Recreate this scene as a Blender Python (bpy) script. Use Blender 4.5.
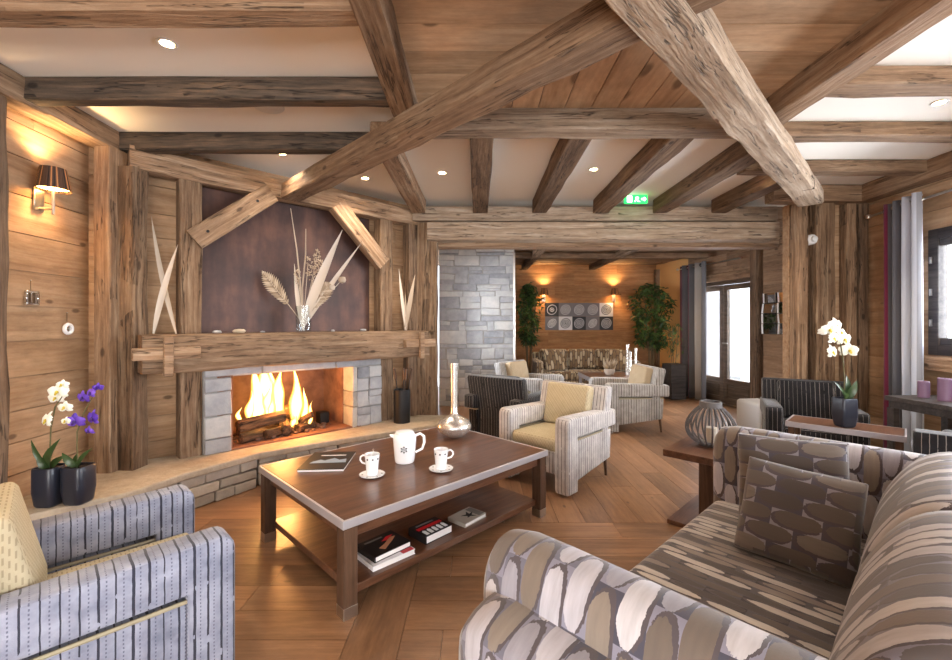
import bpy, bmesh, math, random
from mathutils import Vector, Matrix
random.seed(7)
R = math.radians
PI = math.pi
S2 = math.sqrt(2)
SC = bpy.context.scene
C = SC.collection
for o in list(bpy.data.objects):
    bpy.data.objects.remove(o)

# ------------------------------------------------------------------ camera, world, exposure
cam_d = bpy.data.cameras.new('camera')
cam = bpy.data.objects.new('camera', cam_d)
C.objects.link(cam)
cam.location = (0, 0, 1.35)
cam.rotation_euler = (R(90), 0, 0)
cam_d.sensor_width = 36
cam_d.lens = 36 * 432 / 952
cam_d.shift_y = -7 / 952
cam_d.clip_start = 0.05
SC.camera = cam
SC.view_settings.view_transform = 'Standard'
SC.view_settings.look = 'None'
SC.view_settings.gamma = 1
SC.view_settings.use_curve_mapping = False
SC.view_settings.exposure = 0.72

world = bpy.data.worlds.new('world')
SC.world = world
world.use_nodes = True
wn = world.node_tree.nodes; wl = world.node_tree.links
wbg = wn['Background']
wbg.inputs[1].default_value = 2.2
wtc = wn.new('ShaderNodeTexCoord'); wsep = wn.new('ShaderNodeSeparateXYZ')
wr = wn.new('ShaderNodeValToRGB')
wl.new(wtc.outputs['Generated'], wsep.inputs[0]); wl.new(wsep.outputs['Z'], wr.inputs[0]); wl.new(wr.outputs[0], wbg.inputs[0])
wr.color_ramp.elements[0].color = (.80, .84, .90, 1); wr.color_ramp.elements[0].position = 0.0
wr.color_ramp.elements[1].color = (.78, .87, 1, 1); wr.color_ramp.elements[1].position = 0.35

def area(name, loc, target, sx, sy, power, col):
    d = bpy.data.lights.new(name, 'AREA'); d.shape = 'RECTANGLE'; d.size = sx; d.size_y = sy
    d.energy = power; d.color = col
    o = bpy.data.objects.new(name, d); C.objects.link(o); o.location = loc
    o.rotation_euler = (Vector(target) - Vector(loc)).to_track_quat('-Z', 'Y').to_euler()
    o['kind'] = 'helper'
    return o
# daylight outside the windows (unseen bays added behind the camera for fill, the right wall, the glazed doors)
area('fill_near_bays', (0.4, -3.4, 1.2), (0.4, 0, 2.0), 4.6, 1.9, 330, (1, .97, .93))
area('daylight_right_bays', (4.5, 1.2, 1.6), (0, 1.2, 1.5), 5.2, 1.5, 400, (.86, .92, 1))  # spans the visible window and the unseen ones added for light
area('daylight_glazed_door', (4.9, 7.3, 1.3), (2.0, 5.6, .6), 1.4, 1.9, 190, (.86, .92, 1))
area('daylight_nook_window', (-1.2, 6.2, 1.6), (1, 6.4, 1.2), 1.0, 1.5, 110, (.85, .92, 1))

# ------------------------------------------------------------------ helpers
def lin(c):
    return tuple(((x / 255) / 12.92 if x / 255 <= .04045 else ((x / 255 + .055) / 1.055) ** 2.4) for x in c)
def W(u, v, z=0):
    return Vector(((u - v) / S2, (u + v) / S2, z))

class MB:
    def __init__(self):
        self.bm = bmesh.new()
        self.rl = self.bm.faces.layers.float.new('rnd')
        self.ul = self.bm.loops.layers.uv.new('UVMap')
    def _tag(self, faces, rnd=None):
        r = random.random() if rnd is None else rnd
        for f in faces: f[self.rl] = r
    def hexa(self, pts, rnd=None, bevel=0, seg=1):
        vs = [self.bm.verts.new(p) for p in pts]
        fs = [self.bm.faces.new([vs[i] for i in q]) for q in ((0,3,2,1),(4,5,6,7),(0,1,5,4),(1,2,6,5),(2,3,7,6),(3,0,4,7))]
        self._tag(fs, rnd)
        if bevel > 0:
            es = list({e for f in fs for e in f.edges})
            bmesh.ops.bevel(self.bm, geom=es, offset=bevel, segments=seg, profile=.5, affect='EDGES', clamp_overlap=True)
        return self
    def box(self, x0, x1, y0, y1, z0, z1, rnd=None, bevel=0, seg=1, M=None):
        p = [(x0,y0,z0),(x1,y0,z0),(x1,y1,z0),(x0,y1,z0),(x0,y0,z1),(x1,y0,z1),(x1,y1,z1),(x0,y1,z1)]
        if M is not None: p = [M @ Vector(q) for q in p]
        return self.hexa(p, rnd, bevel, seg)
    def prism(self, prof, a0, a1, axis='y', rnd=None, bevel=0, seg=2, M=None):
        def P(p, a):
            q = {'y': (p[0], a, p[1]), 'x': (a, p[0], p[1]), 'z': (p[0], p[1], a)}[axis]
            return M @ Vector(q) if M is not None else q
        A = [self.bm.verts.new(P(p, a0)) for p in prof]; B = [self.bm.verts.new(P(p, a1)) for p in prof]
        n = len(prof)
        fs = [self.bm.faces.new(A), self.bm.faces.new(B[::-1])]
        caps = list(fs)
        for i in range(n): fs.append(self.bm.faces.new((A[i], B[i], B[(i+1)%n], A[(i+1)%n])))
        self._tag(fs, rnd)
        bmesh.ops.recalc_face_normals(self.bm, faces=fs)
        if bevel > 0:
            es = list({e for f in caps for e in f.edges})
            bmesh.ops.bevel(self.bm, geom=es, offset=bevel, segments=seg, profile=.5, affect='EDGES', clamp_overlap=True)
        return self
    def tube(self, pts, rad, n=8, rnd=None, cap=True, sx=1, sy=1):
        pts = [Vector(p) for p in pts]
        if not hasattr(rad, '__len__'): rad = [rad] * len(pts)
        rings = []; up = None
        for i, p in enumerate(pts):
            t = (pts[min(i+1, len(pts)-1)] - pts[max(i-1, 0)]).normalized()
            if up is None:
                up = Vector((0,0,1)) if abs(t.z) < .9 else Vector((1,0,0))
            a = t.cross(up).normalized(); b = a.cross(t).normalized(); up = b
            rings.append([self.bm.verts.new(p + (a*math.cos(2*PI*k/n)*sx + b*math.sin(2*PI*k/n)*sy)*rad[i]) for k in range(n)])
        fs = []
        for i in range(len(rings)-1):
            for k in range(n):
                fs.append(self.bm.faces.new((rings[i][k], rings[i][(k+1)%n], rings[i+1][(k+1)%n], rings[i+1][k])))
        if cap:
            fs.append(self.bm.faces.new(rings[0][::-1])); fs.append(self.bm.faces.new(rings[-1]))
        self._tag(fs, rnd)
        return self
    def lathe(self, prof, n=24, c=(0,0,0), rnd=None, square=0, sc=(1,1)):
        c = Vector(c); rings = []
        for r, z in prof:
            ring = []
            for k in range(n):
                a = 2*PI*k/n; q = 1
                if square:
                    q = 1 / (abs(math.cos(a))**square + abs(math.sin(a))**square) ** (1/square)
                ring.append(self.bm.verts.new(c + Vector((r*q*math.cos(a)*sc[0], r*q*math.sin(a)*sc[1], z))))
            rings.append(ring)
        fs = []
        for i in range(len(rings)-1):
            for k in range(n):
                fs.append(self.bm.faces.new((rings[i][k], rings[i][(k+1)%n], rings[i+1][(k+1)%n], rings[i+1][k])))
        if prof[0][0] > 1e-4: fs.append(self.bm.faces.new(rings[0][::-1]))
        if prof[-1][0] > 1e-4: fs.append(self.bm.faces.new(rings[-1]))
        self._tag(fs, rnd)
        return self
    def quad(self, pts, rnd=None):
        f = self.bm.faces.new([self.bm.verts.new(p) for p in pts]); self._tag([f], rnd); return self
    def leaf(self, base, tip, w, nrm=(0,0,1), bend=0.0, n=4, rnd=None, pw=1.0, thick=0):
        """pointed blade from base to tip, width w, bending along nrm"""
        base, tip, nrm = Vector(base), Vector(tip), Vector(nrm)
        d = tip - base; L = d.length; s = d.cross(nrm).normalized(); nn = s.cross(d).normalized()
        rows = []
        for i in range(n+1):
            t = i/n; ww = w * math.sin(PI * min(1, t**pw * .92 + .08)) * .5 + w*.02
            m = base + d*t + nn * (bend * L * math.sin(PI*t))
            rows.append([self.bm.verts.new(m - s*ww + nn*ww*.3), self.bm.verts.new(m), self.bm.verts.new(m + s*ww + nn*ww*.3)])
        fs = []
        for i in range(n):
            for k in (0,1): fs.append(self.bm.faces.new((rows[i][k], rows[i][k+1], rows[i+1][k+1], rows[i+1][k])))
        self._tag(fs, rnd)
        return self
    def cushion(self, sx, sy, sz, M=None, n=10, p=4.0, edge=.25, rnd=None):
        """pillow: plump box with thin edges, centred"""
        top, bot = {}, {}
        for i in range(n+1):
            for j in range(n+1):
                a = -1 + 2*i/n; b = -1 + 2*j/n
                a = math.sin(a*PI/2); b = math.sin(b*PI/2)
                h = ((1-abs(a)**p) * (1-abs(b)**p)) ** .5
                h = edge*h**.3 + (1-edge)*h if edge < 1 else h
                k = 1 - .03*(1-abs(a*b))
                x, y, z = a*sx/2*k, b*sy/2*k, h*sz/2
                for D, s in ((top,1),(bot,-1)):
                    border = i in (0,n) or j in (0,n)
                    if border and D is bot: bot[i,j] = top[i,j]; continue
                    q = Vector((x,y,0 if border else s*z))
                    if M is not None: q = M @ q
                    D[i,j] = self.bm.verts.new(q)
        fs = []
        for i in range(n):
            for j in range(n):
                fs.append(self.bm.faces.new((top[i,j],top[i+1,j],top[i+1,j+1],top[i,j+1])))
                fs.append(self.bm.faces.new((bot[i,j],bot[i,j+1],bot[i+1,j+1],bot[i+1,j])))
        self._tag(fs, rnd); return self
    def jitter(self, a):
        for v in self.bm.verts: v.co += Vector([random.uniform(-a,a) for _ in range(3)])
        return self
    def mirror_x(self): return self
    def build(self, name, mat, parent=None, loc=(0,0,0), rotz=0, smooth=True, ang=40, uv='x', rot=None):
        bm = self.bm
        for f in bm.faces:
            n = f.normal if f.normal.length > 0 else Vector((0,0,1)); f.normal_update(); n = f.normal
            ax, ay, az = abs(n.x), abs(n.y), abs(n.z)
            for l in f.loops:
                x, y, z = l.vert.co
                if uv == 'x':
                    q = (x,y) if az >= max(ax,ay)*.8 else ((y,z) if ax > ay else (x,z))
                else:
                    q = (y,x) if az >= max(ax,ay)*.8 else ((y,z) if ax > ay else (x,z))
                l[self.ul].uv = q
        me = bpy.data.meshes.new(name)
        if smooth:
            for f in bm.faces: f.smooth = True
        bm.to_mesh(me); bm.free()
        if smooth:
            try: me.set_sharp_from_angle(angle=R(ang))
            except Exception: pass
        if mat is not None: me.materials.append(mat)
        o = bpy.data.objects.new(name, me); C.objects.link(o)
        o.location = loc; o.rotation_euler = rot if rot else (0,0,rotz)
        if parent is not None: o.parent = parent
        return o

def thing(name, label, cat, loc=(0,0,0), rotz=0, group=None):
    o = bpy.data.objects.new(name, None); C.objects.link(o)
    o.empty_display_size = .1
    o.location = loc; o.rotation_euler = (0,0,rotz)
    return tag(o, label, cat, group)
def tag(o, label, cat, group=None):
    o['label'] = label; o['category'] = cat
    if group: o['group'] = group
    return o
def struct(o, label=None):
    o['kind'] = 'structure'
    if label: o['label'] = label
    return o
def dup(root, loc, rotz, label, group=None, scale=None):
    r = root.copy(); C.objects.link(r); r.location = loc; r.rotation_euler = (0,0,rotz); r['label'] = label
    if group: r['group'] = group
    if scale: r.scale = scale
    for ch in list(root.children):
        c = ch.copy(); C.objects.link(c); c.parent = r
        for g in list(ch.children):
            d = g.copy(); C.objects.link(d); d.parent = c
    return r

# ------------------------------------------------------------------ material helpers
class NT:
    def __init__(self, name):
        self.m = bpy.data.materials.new(name); self.m.use_nodes = True
        self.t = self.m.node_tree; self.n = self.t.nodes; self.l = self.t.links
        self.b = self.n['Principled BSDF']
    def new(self, t, **k):
        q = self.n.new(t)
        for a, b in k.items(): setattr(q, a, b)
        return q
    def set(self, sock, v):
        if hasattr(v, 'links') or isinstance(v, bpy.types.NodeSocket): self.l.new(v, sock)
        elif isinstance(v, (tuple, list)) and len(v) == 3 and sock.type == 'RGBA': sock.default_value = (*v, 1)
        else: sock.default_value = v
    def math(self, op, a, b=None, c=None, clamp=False):
        q = self.new('ShaderNodeMath', operation=op); q.use_clamp = clamp
        self.set(q.inputs[0], a)
        if b is not None: self.set(q.inputs[1], b)
        if c is not None: self.set(q.inputs[2], c)
        return q.outputs[0]
    def mix(self, f, a, b, blend='MIX'):
        q = self.new('ShaderNodeMix', data_type='RGBA', blend_type=blend)
        self.set(q.inputs[0], f); self.set(q.inputs[6], a); self.set(q.inputs[7], b)
        return q.outputs[2]
    def noise(self, vec, scale=5, detail=3, rough=.5, dist=0, out=0):
        q = self.new('ShaderNodeTexNoise'); self.l.new(vec, q.inputs['Vector'])
        q.inputs['Scale'].default_value = scale; q.inputs['Detail'].default_value = detail
        q.inputs['Roughness'].default_value = rough; q.inputs['Distortion'].default_value = dist
        return q.outputs[out]
    def mapping(self, vec, scale=(1,1,1), loc=(0,0,0)):
        q = self.new('ShaderNodeMapping'); self.l.new(vec, q.inputs[0])
        q.inputs['Scale'].default_value = scale; self.set(q.inputs['Location'], loc) 
        return q.outputs[0]
    def ramp(self, f, stops, interp='LINEAR'):
        q = self.new('ShaderNodeValToRGB'); self.set(q.inputs[0], f); cr = q.color_ramp; cr.interpolation = interp
        while len(cr.elements) < len(stops): cr.elements.new(.5)
        for e, (p, c) in zip(cr.elements, stops):
            e.position = p; e.color = (*c, 1) if len(c) == 3 else c
        return q.outputs[0]
    def coord(self, which='Object'):
        return self.new('ShaderNodeTexCoord').outputs[which]
    def attr(self, nm='rnd'):
        return self.new('ShaderNodeAttribute', attribute_name=nm).outputs['Fac']
    def orand(self):
        return self.new('ShaderNodeObjectInfo').outputs['Random']
    def bump(self, h, strength=.3, dist=.01):
        q = self.new('ShaderNodeBump'); self.set(q.inputs['Height'], h)
        q.inputs['Strength'].default_value = strength; q.inputs['Distance'].default_value = dist
        self.l.new(q.outputs[0], self.b.inputs['Normal']); return q
    def out(self, col=None, rough=None, metal=None, spec=None):
        if col is not None: self.set(self.b.inputs['Base Color'], col)
        if rough is not None: self.set(self.b.inputs['Roughness'], rough)
        if metal is not None: self.set(self.b.inputs['Metallic'], metal)
        if spec is not None: self.b.inputs['Specular IOR Level'].default_value = spec
        return self.m
    def combine(self, x, y, z=0.0):
        q = self.new('ShaderNodeCombineXYZ'); self.set(q.inputs[0], x); self.set(q.inputs[1], y); self.set(q.inputs[2], z); return q.outputs[0]
    def sep(self, v):
        q = self.new('ShaderNodeSeparateXYZ'); self.l.new(v, q.inputs[0]); return q.outputs

def plain(name, col, rough=.5, metal=0, spec=.5, emit=None, es=1):
    N = NT(name); N.out(lin(col), rough, metal, spec)
    if emit: N.b.inputs['Emission Color'].default_value = (*lin(emit), 1); N.b.inputs['Emission Strength'].default_value = es
    return N.m

def wood(name, dark, mid, light, grain=(1.6, 36, 36), rough=.75, bump=.35, crack=0.0, knots=.0, tone=.35, axis='x', spec=.3, desat=.04, soft=1.1, k=.82):
    """weathered timber; the grain runs along the object's own axis"""
    N = NT(name)
    def ds(c, k):
        g = sum(c)/3; return tuple(min(255, (q+(g-q)*k)*1.05) for q in c)
    dark, mid, light = (tuple(q*k for q in c) for c in (dark, mid, light))
    dark, mid, light = (ds(c, desat) for c in (dark, mid, light))
    co = N.coord(); rn = N.attr(); orr = N.orand()
    off = N.math('MULTIPLY', N.math('ADD', rn, orr), 37.0)
    add = N.new('ShaderNodeVectorMath', operation='ADD'); N.l.new(co, add.inputs[0]); N.l.new(N.combine(off, off, off), add.inputs[1])
    v = add.outputs[0]
    g = grain if axis == 'x' else ((grain[1], grain[0], grain[2]) if axis == 'y' else (grain[1], grain[2], grain[0]))
    wob = N.noise(v, 1.2, 2, out=1)
    vm = N.mix(.06, v, wob)
    m1 = N.mapping(vm, g)
    n1 = N.noise(m1, 1.0, 5, .62)
    m2 = N.mapping(vm, tuple(q*3 for q in g)); n2 = N.noise(m2, 1.0, 3, .6)
    f = N.math('ADD', N.math('MULTIPLY', n1, .72), N.math('MULTIPLY', n2, .28))
    col = N.ramp(f, [(.5-.17*soft, lin(dark)), (.5, lin(mid)), (.5+.15*soft, lin(light))])
    big = N.noise(v, 1.6, 3)
    spk = N.noise(N.mapping(v, (9,24,24) if axis=='x' else ((24,9,24) if axis=='y' else (24,24,9))), 1.0, 5, .7)
    tonev = N.math('ADD', N.math('MULTIPLY', N.math('SUBTRACT', big, .5), tone*1.4), N.math('ADD', N.math('MULTIPLY', N.math('SUBTRACT', rn, .5), tone), N.math('MULTIPLY', N.math('SUBTRACT', spk, .5), .75)))
    tv = N.math('ADD', 1.0, tonev)
    col = N.mix(1.0, col, N.combine(tv, tv, tv), 'MULTIPLY')
    h = N.math('ADD', f, N.math('MULTIPLY', spk, .8))
    if knots > 0:
        vo = N.new('ShaderNodeTexVoronoi'); N.l.new(N.mapping(vm, tuple(q for q in ((3.2,6.5,6.5) if axis=='x' else ((6.5,3.2,6.5) if axis=='y' else (6.5,6.5,3.2))))), vo.inputs['Vector']); vo.inputs['Scale'].default_value = 1.0
        vo.inputs['Randomness'].default_value = 1
        k = N.math('SUBTRACT', 1.0, N.math('MULTIPLY', vo.outputs['Distance'], 1/(knots*1.7)), clamp=True); k = N.math('MULTIPLY', k, N.math('GREATER_THAN', N.sep(vo.outputs['Color'])[0], .55))
        k = N.math('MULTIPLY', k, 2.2, clamp=True)
        col = N.mix(N.math('MULTIPLY', k, .75), col, tuple(q*.38 for q in lin(dark)))
    if crack > 0:
        gc = (g[0]*.35, g[1]*.42, g[2]*.42) if axis == 'x' else tuple(q*.4 for q in g)
        c1 = N.noise(N.mapping(vm, (gc[0]*1.0, gc[1], gc[2])), 1.0, 4, .65, .3)
        c = N.math('ABSOLUTE', N.math('SUBTRACT', c1, .5))
        c = N.math('SUBTRACT', 1.0, N.math('MULTIPLY', c, 1/(.014*crack)), clamp=True)
        lo = N.math('GREATER_THAN', N.noise(v, 2.3, 2), .47)
        c = N.math('MULTIPLY', c, lo)
        col = N.mix(N.math('MULTIPLY', c, .85), col, tuple(q*.25 for q in lin(dark)))
        h = N.math('SUBTRACT', h, N.math('MULTIPLY', c, 1.2))
    N.bump(h, bump, .02)
    return N.out(col, rough, 0, spec)

M = {}
M['beam'] = wood('weathered_beam', (118,88,64), (168,133,102), (196,166,136), crack=1.0, knots=.07, bump=.6, tone=.45)
M['beam_pale'] = wood('pale_hewn_beam', (140,116,94), (186,160,134), (212,192,170), crack=.9, knots=.07, bump=.7, tone=.3)
M['beam_dark'] = wood('dark_joist', (76,56,42), (132,104,80), (164,134,106), crack=1.1, knots=.07, bump=.6)
M['beam_black'] = wood('charred_joist', (52,44,38), (104,88,74), (144,116,92), crack=1.2, knots=.07, bump=.6)
M['post'] = wood('timber_post', (104,76,54), (156,122,92), (190,160,128), crack=1.2, knots=.08, bump=.7, axis='x', tone=.5)
M['board'] = wood('larch_board', k=.90, desat=.18, soft=1.35, dark=(150,104,66), mid=(190,146,104), light=(208,168,126), grain=(.9,16,16), crack=0, knots=.07, bump=.15, tone=.28)
M['board_grey'] = wood('weathered_board', k=.88, soft=1.5, dark=(120,90,66), mid=(158,126,98), light=(180,150,122), grain=(.9,16,16), crack=.4, knots=.07, bump=.25, tone=.35)
M['board_ceil'] = wood('ceiling_board', k=.92, desat=.1, soft=1.35, dark=(158,118,82), mid=(192,152,114), light=(208,174,138), grain=(.9,14,14), knots=.08, bump=.12, tone=.24)
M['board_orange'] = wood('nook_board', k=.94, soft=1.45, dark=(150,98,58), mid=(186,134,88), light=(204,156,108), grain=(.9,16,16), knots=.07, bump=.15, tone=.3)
M['floor'] = wood('oak_floor', k=.84, desat=.12, soft=1.4, dark=(122,82,52), mid=(158,112,76), light=(178,132,94), grain=(1.2,22,22), rough=.32, bump=.06, knots=.05, tone=.5, spec=.5)
M['floor_y'] = wood('oak_floor_lengthwise', k=.84, desat=.12, soft=1.4, dark=(122,82,52), mid=(158,112,76), light=(178,132,94), grain=(1.2,22,22), rough=.32, bump=.06, knots=.05, tone=.5, axis='y', spec=.5)
M['walnut'] = wood('dark_stained_wood', (84,52,36), (116,76,54), (138,96,70), grain=(2,30,30), rough=.28, bump=.04, tone=.15, spec=.5)
M['walnut_leg'] = wood('dark_stained_leg', (70,48,36), (100,72,54), (118,88,68), grain=(2,30,30), rough=.4, bump=.04, tone=.15, axis='z')
M['dark_frame'] = wood('dark_window_frame', (44,38,36), (70,62,58), (90,80,74), grain=(2,30,30), rough=.5, bump=.1, tone=.15)
M['door_wood'] = wood('brown_door_frame', (64,50,40), (96,78,62), (116,96,78), grain=(2,30,30), rough=.5, bump=.1, tone=.15)
M['log'] = wood('firewood_bark', (50,34,24), (110,78,54), (170,120,80), grain=(5,30,30), crack=1.2, bump=.9, tone=.5)
M['plaster'] = plain('white_ceiling', (246,240,230), .9)
M['ochre'] = plain('ochre_plaster', (226,176,112), .9)
M['black_metal'] = plain('black_metal', (28,26,26), .45, .3)
M['steel'] = plain('brushed_steel', (196,192,186), .3, 1)
M['edge_metal'] = plain('pewter_edge', (196,192,196), .38, .55)
M['chrome'] = plain('chrome', (225,225,225), .12, 1)
M['silver'] = plain('satin_silver', (232,228,222), .27, .8)
M['white'] = plain('white_enamel', (240,240,240), .4)
M['porcelain'] = plain('porcelain', (244,244,246), .12)
M['motif'] = plain('dark_motif', (60,60,66), .5)
M['ink'] = plain('black_ink', (24,22,24), .45)
M['page'] = plain('page_block', (238,234,232), .8)
M['red'] = plain('red_print', (196,30,38), .4)
M['lens'] = plain('lamp_lens', (255,240,210), .3, emit=(255,236,200), es=14)
M['shade_in'] = plain('shade_lining', (255,236,196), .6, emit=(255,214,150), es=5)
M['pot'] = plain('black_ceramic', (38,42,54), .32)
M['soil'] = plain('potting_soil', (44,32,24), .95)
M['stem'] = plain('orchid_stem', (92,86,50), .6)
M['twig'] = plain('plant_stem', (104,84,58), .8)
M['candle'] = plain('mauve_wax', (116,88,114), .5)
M['cream_wax'] = plain('cream_wax', (214,204,186), .5)
M['lantern'] = plain('grey_lantern_wood', (92,88,88), .5)
M['mirror'] = plain('mirror', (225,228,230), .03, 1)
M['ash'] = plain('ash', (110,84,70), .95)
M['duct'] = plain('speaker_white', (222,222,220), .5)
def leafmat(name, a, b, rough=.45):
    N = NT(name); N.out(N.mix(N.attr(), lin(a), lin(b)), rough); return N.m
M['leaf'] = leafmat('orchid_leaf', (38,56,28), (66,90,48), .35)
M['foliage'] = leafmat('tree_foliage', (34,56,30), (96,122,58), .4)
M['dry'] = leafmat('dried_foliage', (150,128,104), (214,196,172), .8)
M['dry_leaf'] = leafmat('dried_blade', (170,150,128), (226,214,200), .55)
def petal(name, a, b, c):
    N = NT(name); uv = N.coord('Object')
    N.out(N.mix(N.attr(), lin(a), lin(b)), .55); N.b.inputs['Subsurface Weight'].default_value = .15
    N.b.inputs['Subsurface Radius'].default_value = (.01,.01,.01)
    return N.m
M['petal_white'] = petal('white_petal', (236,236,216), (250,248,238), 0)
M['petal_violet'] = petal('violet_petal', (84,48,170), (126,84,206), 0)
M['lip_yellow'] = plain('yellow_lip', (206,184,60), .5)
M['lip_violet'] = plain('violet_lip', (60,24,110), .5)

def rust():
    N = NT('brown_hearth_panel'); v = N.coord()
    n = N.noise(v, 2.2, 6, .62); n2 = N.noise(N.mapping(v, (5,5,1.2)), 1.5, 4, .6)
    c = N.ramp(N.math('ADD', N.math('MULTIPLY', n, .6), N.math('MULTIPLY', n2, .4)), [(.35, lin((50,37,34))), (.5, lin((76,52,45))), (.66, lin((106,72,58)))])
    N.bump(n, .15, .01); return N.out(c, .45, .35)
M['rust'] = rust()
def firebrick():
    N = NT('firebox_lining'); v = N.coord(); n = N.noise(v, 6, 5, .6)
    N.out(N.ramp(n, [(.3, lin((110,72,54))), (.7, lin((160,112,86)))]), .85); return N.m
M['firebox'] = firebrick()
def stone(name, a, b, c, sc=9):
    N = NT(name); v = N.coord(); rn = N.attr()
    off = N.math('MULTIPLY', rn, 31.0)
    add = N.new('ShaderNodeVectorMath', operation='ADD'); N.l.new(v, add.inputs[0]); N.l.new(N.combine(off, off, off), add.inputs[1])
    n = N.noise(add.outputs[0], sc, 7, .65); n2 = N.noise(add.outputs[0], 2.5, 3)
    f = N.math('ADD', N.math('MULTIPLY', n, .5), N.math('ADD', N.math('MULTIPLY', rn, .35), N.math('MULTIPLY', N.math('SUBTRACT', n2, .35), .4)))
    col = N.ramp(f, [(.2, lin(a)), (.5, lin(b)), (.8, lin(c))])
    N.bump(n, .5, .02); return N.out(col, .85, 0, .25)
M['stone'] = stone('grey_schist', (118,120,126), (164,164,166), (200,196,190))
M['stone_pale'] = stone('pale_hearth_stone', (150,144,136), (190,184,174), (214,208,198))
M['slab'] = stone('hearth_slab', (150,136,118), (190,176,156), (214,202,184), 14)
M['mortar'] = plain('mortar', (150,146,142), .95)

def stripes(name, base, base2, line, pitch, lw, dotc=None, rough=.9, wob=.12, thin=None):
    N = NT(name); uv = N.coord('UV'); s = N.sep(uv)
    w = N.math('MULTIPLY', N.math('SUBTRACT', N.noise(uv, 18, 2), .5), wob*pitch)
    x = N.math('DIVIDE', N.math('ADD', s[0], w), pitch)
    fr = N.math('FRACT', x); cell = N.math('FLOOR', x)
    wn_ = N.new('ShaderNodeTexWhiteNoise', noise_dimensions='1D'); N.l.new(cell, wn_.inputs['W'])
    big = N.noise(uv, 9, 4, .6)
    col = N.mix(N.ramp(big, [(.35,(0,0,0)),(.65,(1,1,1))]), lin(base), lin(base2))
    if dotc:
        dd = N.math('LESS_THAN', N.math('ABSOLUTE', N.math('SUBTRACT', fr, .52)), .045)
        dv = N.math('LESS_THAN', N.math('FRACT', N.math('ADD', N.math('DIVIDE', s[1], .012), N.math('MULTIPLY', wn_.outputs[0], 1.0))), .5)
        col = N.mix(N.math('MULTIPLY', N.math('MULTIPLY', dd, dv), .75), col, lin(dotc))
    if thin:
        tt = N.math('LESS_THAN', N.math('FRACT', N.math('MULTIPLY', x, 3.0)), .16)
        col = N.mix(N.math('MULTIPLY', tt, N.math('MULTIPLY', wn_.outputs[0], .8)), col, lin(thin))
    ln = N.math('LESS_THAN', fr, N.math('ADD', lw*.6, N.math('MULTIPLY', wn_.outputs[0], lw*.8)))
    brk = N.math('GREATER_THAN', N.noise(N.mapping(uv, (1/pitch, 12, 1)), 1.0, 2), .36)
    col = N.mix(N.math('MULTIPLY', ln, N.math('MULTIPLY', brk, .92)), col, lin(line))
    N.bump(N.noise(uv, 260, 2), .25, .003)
    N.b.inputs['Sheen Weight'].default_value = .3
    return N.out(col, rough, 0, .2)
M['stripe_blue'] = stripes('blue_grey_stripe', (158,161,178), (116,120,138), (24,24,40), .040, .15, (78,80,100))
M['stripe_white'] = stripes('white_grey_stripe', (214,208,204), (180,174,172), (104,96,98), .032, .20, None, thin=(120,112,112))
M['stripe_grey'] = stripes('grey_stripe', (186,182,178), (154,150,146), (92,84,80), .032, .22, None, thin=(110,104,100))
M['stripe_black'] = stripes('black_stripe', (20,19,22), (34,32,36), (128,122,118), .034, .09, None)
M['piping'] = plain('beige_piping', (164,154,128), .85)

def beige(name, a, b, dk):
    N = NT(name); uv = N.coord('UV'); s = N.sep(uv)
    x = N.math('DIVIDE', s[0], .013); cx = N.math('FLOOR', x); fx = N.math('FRACT', x)
    y = N.math('ADD', N.math('DIVIDE', s[1], .034), N.math('MULTIPLY', cx, .37)); fy = N.math('FRACT', y)
    d = N.math('MULTIPLY', N.math('LESS_THAN', fx, .34), N.math('LESS_THAN', fy, .6))
    col = N.mix(N.noise(uv, 14, 4), lin(a), lin(b))
    col = N.mix(N.math('MULTIPLY', d, .45), col, lin(dk))
    N.bump(N.noise(uv, 200, 2), .2, .003)
    return N.out(col, .9, 0, .2)
M['beige'] = beige('beige_dashed_weave', (184,170,138), (206,192,162), (120,100,74))
M['beige_grey'] = beige('taupe_weave', (168,150,122), (190,172,146), (120,98,76))

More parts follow.
